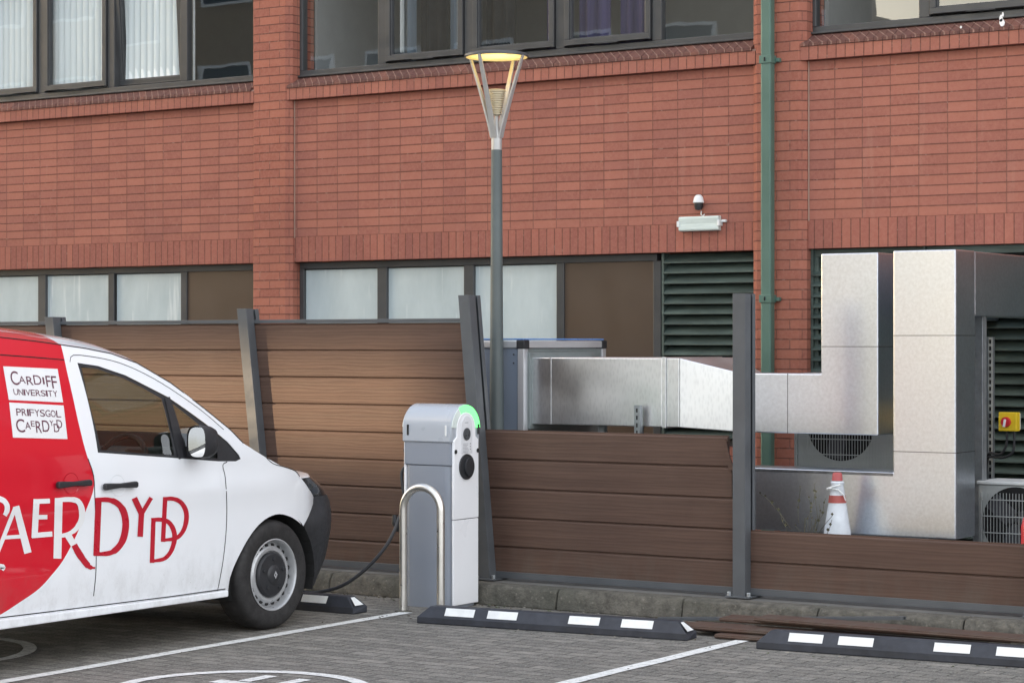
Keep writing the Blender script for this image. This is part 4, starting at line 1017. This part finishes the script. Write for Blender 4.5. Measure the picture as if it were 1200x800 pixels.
def ribbon(pl, wd):         # thick polyline in (Y,Z) or px -> closed polygon
    L, Rr = [], []
    for i, p in enumerate(pl):
        a = Vector(pl[max(0, i - 1)]); b = Vector(pl[min(len(pl) - 1, i + 1)]); t_ = (b - a).normalized(); n_ = Vector((-t_.y, t_.x))
        w_ = wd[i] if isinstance(wd, (list, tuple)) else wd
        L.append((p[0] + n_.x * w_ / 2, p[1] + n_.y * w_ / 2)); Rr.append((p[0] - n_.x * w_ / 2, p[1] - n_.y * w_ / 2))
    return L, Rr
def ribbon3(mb, pl, wd, fn, mi=0):
    L, Rr = ribbon(pl, wd); vs = []; fs = []
    for i in range(len(L)):
        vs += [fn(*L[i]), fn(*Rr[i])]
        if i: fs.append((2 * i - 2, 2 * i - 1, 2 * i + 1, 2 * i))
    n = len(mb.v); mb.v += vs
    for f in fs:
        a, b, c = (Vector(vs[q]) for q in f[:3])
        mb.f.append([n + q for q in (f if (b - a).cross(c - a).x > 0 else f[::-1])]); mb.m.append(mi)

def car_paint(name, col, dirt=True):
    m, t, n, b, out = mk(name); P = geo_pos(t)
    c = col
    if dirt:
        g = n.new('ShaderNodeNewGeometry'); sp = n.new('ShaderNodeSeparateXYZ'); t.links.new(g.outputs['Position'], sp.inputs[0])
        low = rng(t, sp.outputs[2], .25, .62, 1, 0)
        d = math_(t, 'MULTIPLY', rng(t, noise(t, geo_pos(t, (1, 1, .6)), 9, 7, .75), .45, .75, 0, 1), low)
        c = mixc(t, math_(t, 'MULTIPLY', d, .34), col, (.20, .175, .14))
        sk = rng(t, noise(t, P, 60, 3, .6), .70, .76, 0, 1)
        c = mixc(t, math_(t, 'MULTIPLY', math_(t, 'MULTIPLY', sk, low), .7), c, (.10, .085, .07))
    if hasattr(c, 'is_linked'): t.links.new(c, b.inputs['Base Color'])
    else: b.inputs['Base Color'].default_value = (*c, 1)
    b.inputs['Roughness'].default_value = .28; b.inputs['Coat Weight'].default_value = 1.0; b.inputs['Coat Roughness'].default_value = .04
    return m
m_white = car_paint('white_van_paint', (.84, .86, .885)); m_red = car_paint('red_vinyl_wrap', (.62, .006, .022)); m_gap = M['dark']
m_trim = M['black_plastic']

van = thing('van', (XC, 8.9, 0), 'white and red van with large lettering parked nose-in and plugged into the charging post', 'van')
P = lambda pts: [vyz(u, v) for u, v in pts]
red_px = [(62, 376), (64, 386), (69, 396), (74, 414), (79, 437), (85, 463), (92, 495), (100, 527), (106, 545), (110, 558), (110, 570), (107, 582), (101, 597), (94, 616), (88, 630), (74, 656), (60, 674), (45, 690), (22, 706), (0, 720), (-30, 735)]
red_yz = [vyz(u, v) for u, v in smooth_poly(red_px)]
red_area = [(6.0, 2.2), (red_yz[0][0], 2.2)] + red_yz + [(6.0, red_yz[-1][1])]
is_red = lambda c: 1 if inside(c, red_area) else 0

roof_px = [(353, 560), (347, 551.5), (330, 546), (312, 536), (299, 528), (285, 519), (270, 503.5), (240, 479), (200, 448.5), (160, 425), (130, 414), (100, 408), (70, 403.5), (40, 399.5), (0, 395)]
top_yz = P(roof_px)
zr0 = top_yz[-1][1]
rear = [(7.5, zr0 + .015), (6.95, zr0 + .0), (6.78, zr0 - .12), (6.70, 1.1), (6.68, .45), (6.72, .262)]
arch_px = [(266, 697), (268, 680), (273, 664), (281, 647), (291, 629), (302, 614.5), (314, 605), (327, 601), (340, 604), (349, 609.5), (355.5, 616)]
arch_yz = P(arch_px)
front_px = [(370, 584), (362.5, 573)]
rarch = [(7.54 + .385 * math.cos(R(a)), .326 + .385 * math.sin(R(a))) for a in range(188, -9, -14)]
side = [(6.72, .262)] + [rarch[0]] + rarch[1:] + [(8.05, .262), vyz(130, 713)] + arch_yz + P(front_px) + top_yz + rear[:-1]
win_px = [(90.7, 425), (114.7, 428.6), (147, 439.5), (170.7, 451.5), (196, 464.5), (218.7, 480), (240, 495.5), (266.7, 517.5), (280, 533), (282, 537.5), (276, 540.3), (256, 540.3), (213, 537), (114.7, 530)]
win = P(win_px)
door_px = [(109.5, 698), (112, 674), (112.6, 650), (112, 610), (111, 582), (109.5, 557), (103, 537), (95, 503), (88, 470), (82, 441), (79, 424), (86, 416), (112, 418.5), (140, 425), (170, 438), (200, 455.5), (235, 480), (262, 503), (279, 520), (287, 531), (291, 541), (264, 548), (264, 560), (265.6, 590), (265, 620), (261.5, 655), (256, 684)]
door = P(smooth_poly(door_px, True, 2))
body = MB()
sheet(body, side, [door], [red_yz], is_red)
# far side, same shapes mirrored, closed apart from its window
sheet(body, side, [win], [red_yz], is_red, mirror=True, grid=.09)
# roof, windscreen surround, bonnet: lofted between the two side edges
sta = []     # (Y, Z, crown)
prof_top = rear[:2][::-1] + top_yz[::-1]
prof_top = [(6.95, zr0), (7.5, zr0 + .015)] + top_yz[::-1]
prof_top = densify(prof_top, .06, False)
yr = red_yz[0][0]
ycowl = vyz(285, 519)[0]; yhead = vyz(175, 431)[0]
def crown(Y):
    if Y < yhead: return .085
    if Y < ycowl: return .085 + (.05 - .085) * (Y - yhead) / (ycowl - yhead)
    return .05 + (.045 - .05) * (Y - ycowl) / .6
ws_ = [0, .012, .03, .055, .085, .16, .28, .4, .5]; ws_ = ws_ + [1 - q for q in ws_[-2::-1]]
prof_top = sorted(prof_top + [(yr, zr0 + (top_yz[-3][1] - zr0) * .6)]) if False else prof_top
rows = []
for (Y, Z) in prof_top:
    X0 = vx(Y, Z); c = crown(Y); row = []
    for q in ws_:
        f = 1 - abs(2 * q - 1) ** 4.5
        row.append((X0 + (2 * XC - 2 * X0) * q, Y, Z + c * f))
    rows.append(row)
n0 = len(body.v); nw = len(ws_); body.v += [p for r_ in rows for p in r_]
scr = MB(); scr.v += [p for r_ in rows for p in r_]
for i in range(len(rows) - 1):
    ym = (prof_top[i][0] + prof_top[i + 1][0]) / 2
    for j in range(nw - 1):
        f = [i * nw + j, (i + 1) * nw + j, (i + 1) * nw + j + 1, i * nw + j + 1]
        if yhead + .05 < ym < ycowl - .02 and 3 <= j < nw - 4: scr.f.append(f); scr.m.append(0)
        else:
            body.f.append([n0 + q for q in f]); body.m.append(1 if ym < yr else 0)
# nose: rounded in plan, from the wing edge to the centre line and back
zs_edge = sorted([(Z, Y) for Y, Z in P([(353, 560), (362.5, 573), (370, 584), (366, 596), (355.5, 616)])])
def edgeY(z):
    pts_ = [(.20, vyz(352, 693)[0]), (.30, vyz(360, 676)[0]), (.42, vyz(362, 655)[0]), (.54, vyz(359, 630)[0])] + zs_edge
    for (a, ya), (b, yb) in zip(pts_, pts_[1:]):
        if a <= z <= b: return ya + (yb - ya) * (z - a) / (b - a + 1e-9)
    return pts_[0][1] if z < .2 else pts_[-1][1]
ztop = zs_edge[-1][0]
def sil(z):
    tb = [(.20, 368), (.27, 374), (.36, 381), (.46, 385), (.55, 388), (.64, 388.5), (.72, 386), (.77, 381), (.80, 378.5), (.84, 373), (ztop, 363.5)]
    for (a, ua), (b, ub) in zip(tb, tb[1:]):
        if a <= z <= b: return ua + (ub - ua) * (z - a) / (b - a)
    return tb[-1][1]
def nose_curve(z, Yf, N=14):
    Ye = edgeY(z); Xe = vx(Ye, z); out = []
    for i in range(N + 1):
        a = math.pi / 2 * i / N
        out.append((Xe - (Xe - XC) * (1 - max(0, math.cos(a)) ** (2 / 2.6)), Ye + (Yf - Ye) * math.sin(a) ** (2 / 2.0), z))
    return out
nose = []; zrow = [.20, .25, .30, .36, .42, .48, .54, .60, .66, .71, .755, .79, .83, .86, ztop]
for z in zrow:
    lo_y, hi_y = edgeY(z) + .02, edgeY(z) + 1.0
    for _ in range(24):
        mid = (lo_y + hi_y) / 2
        um = max(proj(*p)[0] for p in nose_curve(z, mid))
        if um < sil(z): lo_y = mid
        else: hi_y = mid
    nose.append(nose_curve(z, lo_y))
nosef = [r_ + [(2 * XC - x, y, z) for x, y, z in r_[-2::-1]] for r_ in nose]
nn = len(nosef[0])
bump_ = MB(); bump_.v += [p for r_ in nosef for p in r_]
hl = [MB(), MB()]; n1 = len(body.v); body.v += [p for r_ in nosef for p in r_]
for h in hl: h.v += [p for r_ in nosef for p in r_]
for i in range(len(nosef) - 1):
    zm = (zrow[i] + zrow[i + 1]) / 2
    for j in range(nn - 1):
        f = [i * nn + j, i * nn + j + 1, (i + 1) * nn + j + 1, (i + 1) * nn + j]
        jj = min(j, nn - 2 - j)
        if zm < .755: bump_.f.append(f); bump_.m.append(0)
        elif jj <= 5 and zm > .755: hl[0 if j < nn / 2 else 1].f.append(f); hl[0 if j < nn / 2 else 1].m.append(0)
        else: bump_.f.append(f); bump_.m.append(0)
# bonnet lip down to the nose
last = rows[-1]; lipn = len(body.v); tp = nosef[-1]
vs = []
for (x, y, z) in tp:
    q = (x - last[0][0]) / (2 * XC - 2 * last[0][0]); f = 1 - abs(2 * min(max(q, 0), 1) - 1) ** 4.5
    vs += [(x, y, z), (x, y - .015 if 0 < q < 1 else y, z + .022 * f + .004), (x, prof_top[-1][0], last[0][2] + crown(prof_top[-1][0]) * f)]
body.v += vs
for j in range(len(tp) - 1):
    a = lipn + 3 * j
    body.f += [[a, a + 3, a + 4, a + 1], [a + 1, a + 4, a + 5, a + 2]]; body.m += [0, 0]
# rear closing panel and sills, floor
rc = [(vx(6.72, z), y, z) for y, z in [(6.72, .262), (6.68, .45), (6.70, 1.1), (6.78, zr0 - .12), (6.95, zr0)]]
rc2 = [(2 * XC - x, y, z) for x, y, z in rc]; n2 = len(body.v); body.v += rc + rc2
for i in range(4): body.f.append([n2 + i, n2 + 5 + i, n2 + 6 + i, n2 + i + 1]); body.m.append(1)
vb = body.build('body', [m_white, m_red], van, smooth=38, fix=False, origin=(XC, 8.9, .2))
bump_.build('front_bumper', m_trim, van, smooth=50, fix=False)
hlm = pbr('headlight_lens', (.035, .038, .042), .14, var=.7, vs=22, coat=.5)
for h in hl:
    used = sorted({i for f in h.f for i in f}); mp_ = {o: n for n, o in enumerate(used)}
    h.v = [h.v[i] for i in used]; h.f = [[mp_[i] for i in f] for f in h.f]
    h.build('headlight', hlm, van, smooth=50, fix=False)
used = sorted({i for f in scr.f for i in f}); mp_ = {o: n for n, o in enumerate(used)}
scr.v = [scr.v[i] for i in used]; scr.f = [[mp_[i] for i in f] for f in scr.f]
scr.build('windscreen', M['van_glass'], van, smooth=50, fix=False)
# underside and wheel housings
MB().box(2 * XC - XS + .06, XS - .06, 6.8, 9.78, .235, .262).box(2 * XC - XS + .30, XS - .30, 9.78, 10.9, .22, .262).build('underbody', M['dark'], van)
for ay in (AXLE[0], 7.54):
    for sgn in (0, 1):
        h = MB(); n = 20; vs = []; fs = []
        for i in range(n + 1):
            a = math.pi * (-.10 + 1.2 * i / n)
            for x in (XS - .012, XS - .36): vs.append((x if not sgn else 2 * XC - x, ay + .392 * math.cos(a), .326 + .392 * math.sin(a)))
            if i: fs.append((2 * i - 2, 2 * i - 1, 2 * i + 1, 2 * i))
        h.add(vs, fs); xw = XS - .36 if not sgn else 2 * XC - XS + .36
        h.add([(xw, ay + .392 * math.cos(math.pi * (-.1 + 1.2 * i / n)), .326 + .392 * math.sin(math.pi * (-.1 + 1.2 * i / n))) for i in range(n + 1)], [tuple(range(n + 1))])
        h.build('wheel_housing', M['dark'], van, fix=False)
# arch lip: thin body-coloured strip along the edge
lip = MB(); ribbon3(lip, smooth_poly(arch_yz, False, 3), .010, lambda y, z: (vx(y, z) + .0012, y, z)); lip.build('arch_lip', m_white, van, fix=False)
# ---- front door
dr = MB(); sheet(dr, door, [win], [red_yz], is_red, grid=.05)
dob = dr.build('door', [m_white, m_red], van, smooth=38, fix=False)
sm_ = MB(); ribbon3(sm_, [vyz(u, v) for u, v in smooth_poly(door_px[:7], False, 3)], .006, lambda y, z: (vx(y, z) + .0011, y, z))
ribbon3(sm_, [vyz(u, v) for u, v in smooth_poly([(266, 541), (261, 545), (264, 560), (265.6, 590), (265, 620), (261.5, 655), (256, 686), (254, 694)], False, 3)], .006, lambda y, z: (vx(y, z) + .0011, y, z))
ribbon3(sm_, [vyz(u, v) for u, v in smooth_poly([(82, 424), (86, 416), (112, 418.5), (140, 425), (170, 438), (200, 455.5), (235, 480), (262, 503)], False, 3)], .004, lambda y, z: (vx(y, z) + .0010, y, z))
ribbon3(sm_, [vyz(u, v) for u, v in ((-10, 724.5), (60, 716), (140, 706), (200, 698.5), (264, 689.5))], .006, lambda y, z: (vx(y, z) + .0013, y, z))
ribbon3(sm_, [vyz(u, v) for u, v in ((0, 415.5), (40, 418.5), (75, 421.5))], .006, lambda y, z: (vx(y, z) + .0012, y, z))
ribbon3(sm_, [vyz(u, v) for u, v in roof_px[5:]], .006, lambda y, z: (vx(y, z) + .0012, y, z))
ribbon3(sm_, [vyz(u, v) for u, v in smooth_poly([(312, 536), (320, 543), (332, 546.5), (346, 551.5), (351, 558)], False, 3)], .005, lambda y, z: (vx(y, z) + .0012, y, z))
sm_.build('panel_gap', m_gap, van, fix=False)
# sill: slightly proud, dirty
sill = MB(); sl_px = [(-10, 732), (60, 723.5), (140, 713), (200, 705), (262, 696)]
sy = [vyz(u, v) for u, v in sl_px]
sill.prism_x([(sy[0][0], .235)] + [(y, z + .028) for y, z in sy] + [(sy[-1][0], .235)], XS - .05, XS + .004); sill.build('sill', m_white, van, bevel=.008)
# glazing with black surround
cxw = sum(p[0] for p in win) / len(win); czw = sum(p[1] for p in win) / len(win)
main_px = [(96, 429.5), (116, 432.5), (145, 443), (168, 454.5), (190, 467), (205, 533), (160, 530.5), (119, 527), (104, 468)]
quarter_px = [(203, 473), (216, 483), (236, 499), (255, 516), (256, 537), (220, 535)]
fr = MB(); sheet(fr, win, [P(main_px), P(quarter_px)], off=-.006, grid=.06); wf = fr.build('window_frame', m_trim, dob, smooth=40, fix=False)
for px in (main_px, quarter_px):
    gl = MB(); sheet(gl, P(px), off=-.012, grid=.08); gl.build('pane', M['van_glass'], dob, smooth=40, fix=False)
gl = MB(); sheet(gl, win, off=-.01, grid=.1, mirror=True); gl.build('window', M['van_glass'], van, smooth=40, fix=False)
sheet_b = MB(); ribbon3(sheet_b, P([(196, 465), (204, 500), (212.5, 537)]), .045, lambda y, z: (vx(y, z) + .001, y, z)); sheet_b.build('window_divider', m_trim, dob, fix=False)
# handles and their dished recesses
for (u0, u1, v, par, mt, nm) in ((118, 157, 568.5, dob, m_white, 'door_handle'), (63, 103, 566.5, van, m_red, 'sliding_door_handle')):
    a = vpt(u0, v); b_ = vpt(u1, v - .3); ym = (a[1] + b_[1]) / 2; zm = (a[2] + b_[2]) / 2; xm = vx(ym, zm)
    h = MB(); hh = [(a[1], zm - .014), (a[1] + .01, zm - .019), (ym, zm - .012), (b_[1] - .01, zm - .018), (b_[1], zm - .012), (b_[1], zm + .010), (b_[1] - .012, zm + .017), (ym, zm + .012), (a[1] + .012, zm + .018), (a[1], zm + .012)]
    h.prism_x(hh, xm + .012, xm + .038); h.box(xm - .01, xm + .013, a[1] + .02, a[1] + .04, zm - .01, zm + .01); h.box(xm - .01, xm + .013, b_[1] - .04, b_[1] - .02, zm - .01, zm + .01)
    h.build(nm, m_trim, par, bevel=.006)
    rc_ = MB(); N = 28; ring = [(ym + .058 * math.cos(2 * math.pi * i / N), zm + .058 * math.sin(2 * math.pi * i / N)) for i in range(N)]
    rv = [(vx(y, z) + .0015, y, z) for y, z in ring] + [(vx(ym + (y - ym) * .6, zm + (z - zm) * .6) - .012 + .0, ym + (y - ym) * .8, zm + (z - zm) * .8) for y, z in ring]
    rc_.add([(vx(y, z) + .0025, y, z) for y, z in ring] + [(vx(y, z) + .001, ym + (y - ym) * .93, zm + (z - zm) * .93) for y, z in ring], [(i, (i + 1) % N, N + (i + 1) % N, N + i) for i in range(N)])
    rc_.build('handle_recess', mt, par, smooth=50)
# ---- wheels
def wheel(ay, far):
    sx_ = XS + .0; o = (sx_, ay, AXLE[1]); s = -1 if far else 1
    if far: o = (2 * XC - sx_, ay, AXLE[1])
    f = lambda pr: [(r_, h * s) for r_, h in pr]
    tire = MB().lathe(f([(.212, -.014), (.222, -.006), (.236, -.004), (.252, .000), (.285, -.001), (.303, -.008), (.317, -.022), (.325, -.045), (.326, -.10), (.326, -.15), (.318, -.185), (.30, -.198), (.212, -.19)]), o, 'x', 72)
    # raised sidewall ring
    wn = thing if False else None
    tob = tire.build('wheel', M['rubber'], van, smooth=35)
    steel = pbr('painted_steel_rim', (.48, .49, .50), .36, .45, var=.10, vs=12)
    rim = MB().lathe(f([(.212, -.012), (.214, -.006), (.208, -.004), (.203, -.010), (.199, -.030), (.196, -.060), (.190, -.062), (.183, -.048), (.160, -.030), (.143, -.030), (.136, -.042), (.10, -.045), (0, -.045)]), o, 'x', 64)
    rim.build('rim', steel, tob, smooth=30)
    ho = MB()
    for k_ in range(20):
        a = 2 * math.pi * (k_ + .5) / 20; r_ = .1715
        ho.lathe(f([(0, .0), (.0140, .0), (.0140, -.012), (0, -.012)]), (o[0] - s * .0375, o[1] + r_ * math.cos(a), o[2] + r_ * math.sin(a)), 'x', 12)
    ho.build('rim_hole', M['dark'], tob)
    cap = MB().lathe(f([(.134, -.034), (.132, -.024), (.122, -.014), (.085, -.010), (.058, -.008), (.052, -.002), (.040, .004), (0, .006)]), o, 'x', 48)
    for k_ in range(5):
        a = 2 * math.pi * k_ / 5 + .3; cap.lathe(f([(0, .012), (.011, .010), (.013, 0)]), (o[0] - s * .012, o[1] + .092 * math.cos(a), o[2] + .092 * math.sin(a)), 'x', 10)
    cap.build('hub_cap', M['black_plastic'], tob, smooth=35)
    # diamond badge on the cap
    dm = MB(); dp_ = [(0, .024), (.016, 0), (0, -.024), (-.016, 0)]; di = [(0, .010), (.006, 0), (0, -.010), (-.006, 0)]
    vs = [(o[0] + s * .0072, o[1] + y, o[2] + z) for y, z in dp_ + di]
    dm.add(vs, [(i, (i + 1) % 4, 4 + (i + 1) % 4, 4 + i) for i in range(4)]).build('badge', M['silver'], tob, fix=False)
for ay in (AXLE[0], 7.54):
    for far in (False, True): wheel(ay, far)
# ---- mirror
mx0, mx1 = XS - .06, XS + .20
my, mz = 9.47, onX(237, 517, XS + .06)[2]
mir = MB(); n = 18; prs = []
def sup_(a, ry, rz, e=3.0): return (math.copysign(abs(math.cos(a)) ** (2 / e), math.cos(a)), math.copysign(abs(math.sin(a)) ** (2 / e), math.sin(a)))
vs = []; N = 28
for (dy, sc) in ((-.028, 1.0), (.012, 1.02), (.06, .97), (.10, .80), (.125, .45)):
    for i in range(N):
        c_, s_ = sup_(2 * math.pi * i / N, 1, 1); vs.append((XS + .10 + .068 * sc * c_, my + dy, mz + .092 * sc * s_ - .0))
fs = [(q * N + i, q * N + (i + 1) % N, (q + 1) * N + (i + 1) % N, (q + 1) * N + i) for q in range(4) for i in range(N)] + [tuple(4 * N + i for i in range(N))]
mir.add(vs, fs); mir.hexa([(XS - .03, my + .02, mz - .09), (XS + .05, my + .02, mz - .085), (XS + .05, my + .09, mz - .085), (XS - .03, my + .09, mz - .09), (XS - .03, my + .02, mz - .03), (XS + .05, my + .02, mz - .02), (XS + .05, my + .09, mz - .02), (XS - .03, my + .09, mz - .03)])
mob = mir.build('mirror', m_trim, van, smooth=50)
mgl = MB(); mgl.add([(XS + .10 + .060 * sup_(2 * math.pi * i / N, 1, 1)[0], my - .013 + .19 * .067 * sup_(2 * math.pi * i / N, 1, 1)[0], mz + .084 * sup_(2 * math.pi * i / N, 1, 1)[1]) for i in range(N)], [tuple(range(N))])
mm, tt_, nn_, bb_, oo_ = mk('mirror_glass'); bb_.inputs['Metallic'].default_value = 1; bb_.inputs['Roughness'].default_value = .02; bb_.inputs['Base Color'].default_value = (.9, .92, .93, 1)
mgl.build('mirror_glass', mm, mob)
mir2 = MB(); mir2.add([(2 * XC - x, y, z) for x, y, z in vs], fs); mo2 = mir2.build('mirror', m_trim, van, smooth=50)
MB().add([(2 * XC - x, y, z) for x, y, z in mgl.v], [tuple(range(N))]).build('mirror_glass', mm, mo2)
# ---- cabin
dk = pbr('cabin_dark', (.022, .022, .024), .7, var=.2)
cab = MB(); cab.box(2 * XC - XS + .12, XS - .12, 9.62, 10.2, .5, 1.02); cab.prism_x([(9.50, .62), (9.62, 1.03), (9.9, 1.08), (10.1, .98), (9.62, .62)], 2 * XC - XS + .14, XS - .14)
cab.box(XS - .46, XS - .20, 9.44, 9.72, 1.03, 1.10)
cab.build('dashboard', dk, van, bevel=.03)
stw = MB(); cc = Vector((XS - .36, 9.30, 1.01)); N = 36
ax_ = Vector((0, -math.cos(R(30)), math.sin(R(30)))); e1 = Vector((1, 0, 0)); e2 = ax_.cross(e1)
stw.tube([cc + (e1 * math.cos(2 * math.pi * i / N) + e2 * math.sin(2 * math.pi * i / N)) * .185 for i in range(N + 1)], .016, 8)
for a in (0, math.pi, -math.pi / 2): stw.tube([cc + ax_ * -.03, cc + (e1 * math.cos(a) + e2 * math.sin(a)) * .18], .016, 6)
stw.tube([cc - ax_ * .02, cc - ax_ * .35], .04, 10)
stw.build('steering_wheel', dk, van, smooth=50)
st = MB()
for x in (XS - .38, 2 * XC - XS + .38):
    st.prism_x([(8.55, .5), (9.1, .48), (9.12, .62), (8.72, .66), (8.56, 1.14), (8.44, 1.16), (8.42, .7)], x - .24, x + .24); st.prism_x([(8.44, 1.17), (8.53, 1.17), (8.50, 1.36), (8.43, 1.36)], x - .13, x + .13)
st.build('seat', dk, van, bevel=.03)
bk = MB(); bk.box(2 * XC - XS + .1, XS - .1, 8.30, 8.33, .27, 1.2); bk.box(2 * XC - XS + .26, XS - .26, 8.30, 8.33, 1.2, 1.68); bk.box(2 * XC - XS + .1, XS - .1, 8.33, 9.6, .27, .31); bk.build('bulkhead', dk, van)
MB().obox((XS - .42, 9.18, 1.60), .34, .16, .02, rx=R(-25)).build('sun_visor', dk, van, bevel=.006)
# ---- lettering
RED_L = pbr('red_letter_vinyl', (.47, .012, .028), .35, var=.03); WH_L = pbr('white_letter_vinyl', (.78, .78, .78), .35, var=.03)
OFFS = [0]
def lay(u, v, o): Y, Z = vyz(u, v); return (vx(Y, Z) + o, Y, Z)
def stroke(mb, pts_, wd, sm=0):          # coordinates on the 5x enlargement whose origin is (0, 550)
    pts_ = [(x / 5, 550 + y / 5) for x, y in pts_]
    if sm: pts_ = smooth_poly(pts_, False, sm)
    wd = [q / 5 for q in wd] if isinstance(wd, (list, tuple)) else wd / 5
    if isinstance(wd, list) and len(wd) != len(pts_):
        wd = [wd[0] + (wd[-1] - wd[0]) * i / (len(pts_) - 1) if len(wd) == 2 else wd[min(len(wd) - 1, round(i * (len(wd) - 1) / (len(pts_) - 1)))] for i in range(len(pts_))]
    OFFS[0] += 1; o = .0016 + .00022 * (OFFS[0] % 9)
    # fine stations so the stroke follows the body
    ribbon3(mb, pts_, wd, lambda a, b: lay(a, b, o))
def line(mb, x0, y0, x1, y1, wd):
    stroke(mb, [(x0 + (x1 - x0) * i / 8, y0 + (y1 - y0) * i / 8) for i in range(9)], wd)
C_ = MB(); stroke(C_, [(26, 268), (40, 238), (38, 205), (15, 178), (-25, 170), (-70, 190), (-110, 250), (-128, 340), (-120, 440), (-85, 520), (-35, 562), (15, 568), (8, 585)], [26, 30, 30, 32, 34, 36, 36, 34, 34, 34, 32, 30, 26], 4); C_.build('letter', WH_L, van, fix=False)
A_ = MB(); line(A_, 88, 222, -30, 520, 24); line(A_, 92, 214, 162, 488, [38, 44]); line(A_, 12, 398, 132, 390, 22); A_.build('letter', WH_L, van, fix=False)
E_ = MB(); line(E_, 212, 172, 200, 398, 36); line(E_, 196, 187, 290, 183, 28); line(E_, 206, 278, 275, 277, 26); line(E_, 184, 386, 304, 376, 30); E_.build('letter', WH_L, van, fix=False)
R_ = MB(); line(R_, 343, 166, 335, 520, 46); stroke(R_, [(322, 180), (400, 174), (455, 185), (478, 235), (474, 300), (440, 350), (395, 378), (350, 388)], [26, 28, 32, 36, 34, 28, 24, 22], 4); line(R_, 398, 385, 437, 452, [40, 36]); R_.build('letter', WH_L, van, fix=False)
RL = MB(); stroke(RL, [(433, 440), (462, 492), (500, 545), (525, 570), (556, 575)], [36, 40, 36, 26, 12], 4); RL.build('letter_leg', RED_L, van, fix=False)
D_ = MB(); line(D_, 576, 166, 563, 503, 36); stroke(D_, [(555, 178), (630, 176), (685, 196), (722, 245), (735, 320), (722, 400), (690, 455), (640, 488), (548, 494)], [26, 28, 34, 40, 40, 40, 36, 28, 22], 4); D_.build('letter', RED_L, van, fix=False)
Y_ = MB(); line(Y_, 785, 166, 828, 258, 34); line(Y_, 884, 164, 826, 262, 24); line(Y_, 827, 250, 819, 392, 32); Y_.build('letter', RED_L, van, fix=False)
D2 = MB(); line(D2, 967, 160, 954, 422, 26); stroke(D2, [(955, 172), (1010, 170), (1055, 188), (1084, 230), (1092, 280), (1080, 340), (1055, 382), (1020, 404), (945, 413)], [22, 24, 26, 28, 28, 26, 24, 22, 18], 4); D2.build('letter', RED_L, van, fix=False)
D3 = MB(); line(D3, 898, 284, 889, 545, 26); stroke(D3, [(884, 294), (940, 292), (985, 306), (1012, 345), (1022, 395), (1010, 455), (985, 500), (950, 525), (878, 536)], [22, 24, 26, 28, 28, 26, 24, 22, 18], 4); D3.build('letter', RED_L, van, fix=False)
# ---- the two small white plates
def text_mesh(s):
    cu = D.curves.new('t', 'FONT'); cu.body = s; ob = D.objects.new('t', cu); COL.objects.link(ob)
    dg = bpy.context.evaluated_depsgraph_get(); me = ob.evaluated_get(dg).to_mesh()
    v_ = [(p.co.x, p.co.y) for p in me.vertices]; f_ = [tuple(p.vertices) for p in me.polygons]
    ob.evaluated_get(dg).to_mesh_clear(); D.objects.remove(ob); D.curves.remove(cu); return v_, f_
def plate_pt(q, a, b):       # q: TL, TR, BR, BL in px;  a right, b down
    u = (q[0][0] * (1 - a) + q[1][0] * a) * (1 - b) + (q[3][0] * (1 - a) + q[2][0] * a) * b
    v = (q[0][1] * (1 - a) + q[1][1] * a) * (1 - b) + (q[3][1] * (1 - a) + q[2][1] * a) * b
    return u, v
SC_ = 743 / 130
mauve = pbr('mauve_print', (.115, .03, .055), .4)
def plate(q, items):
    q = [(x / SC_, 380 + y / SC_) for x, y in q]
    pl = MB(); n = 8; vs = [lay(*plate_pt(q, i / n, j / n), .0014) for j in range(n + 1) for i in range(n + 1)]
    pl.add(vs, [(j * (n + 1) + i, (j + 1) * (n + 1) + i, (j + 1) * (n + 1) + i + 1, j * (n + 1) + i + 1) for j in range(n) for i in range(n)])
    po = pl.build('sign_plate', WH_L, van, smooth=60, fix=False)
    tx = MB(); kz = 0
    for ch, a0, a1, b0, b1 in items:
        v_, f_ = text_mesh(ch); xs = [p[0] for p in v_]; ys = [p[1] for p in v_]
        w_, h_ = max(xs) - min(xs), max(ys) - min(ys); kz += 1
        tx.add([lay(*plate_pt(q, a0 + (a1 - a0) * (x - min(xs)) / w_, b1 - (b1 - b0) * (y - min(ys)) / h_), .0026 + .0002 * (kz % 4)) for x, y in v_], f_)
    tx.build('printed_text', mauve, po, fix=False)
def spread(word, a0, a1, b0, b1, gap=.12):
    adv = {'I': .35, 'J': .6, 'W': 1.3, 'M': 1.2}; tot = sum(adv.get(c, 1) for c in word) + gap * (len(word) - 1); x = 0; out = []
    for c in word:
        k_ = adv.get(c, 1); out.append((c, a0 + (a1 - a0) * x / tot, a0 + (a1 - a0) * (x + k_) / tot, b0, b1)); x += k_ + gap
    return out
plate([(20, 280), (385, 298), (422, 522), (58, 505)],
      [('C', .10, .245, .13, .54), ('A', .245, .365, .27, .48), ('R', .385, .505, .27, .52), ('D', .52, .66, .22, .50), ('I', .685, .715, .27, .48), ('F', .745, .83, .22, .55), ('F', .845, .94, .22, .59)]
      + spread('UNIVERSITY', .11, .92, .66, .84))
plate([(60, 522), (425, 542), (451, 767), (86, 757)],
      spread('PRIFYSGOL', .11, .93, .16, .36) + [('C', .08, .235, .46, .84), ('A', .245, .345, .54, .74), ('E', .355, .425, .50, .66), ('R', .44, .545, .50, .84), ('D', .56, .69, .47, .80), ('Y', .70, .775, .46, .62), ('D', .83, .93, .44, .68), ('D', .77, .87, .56, .80)])
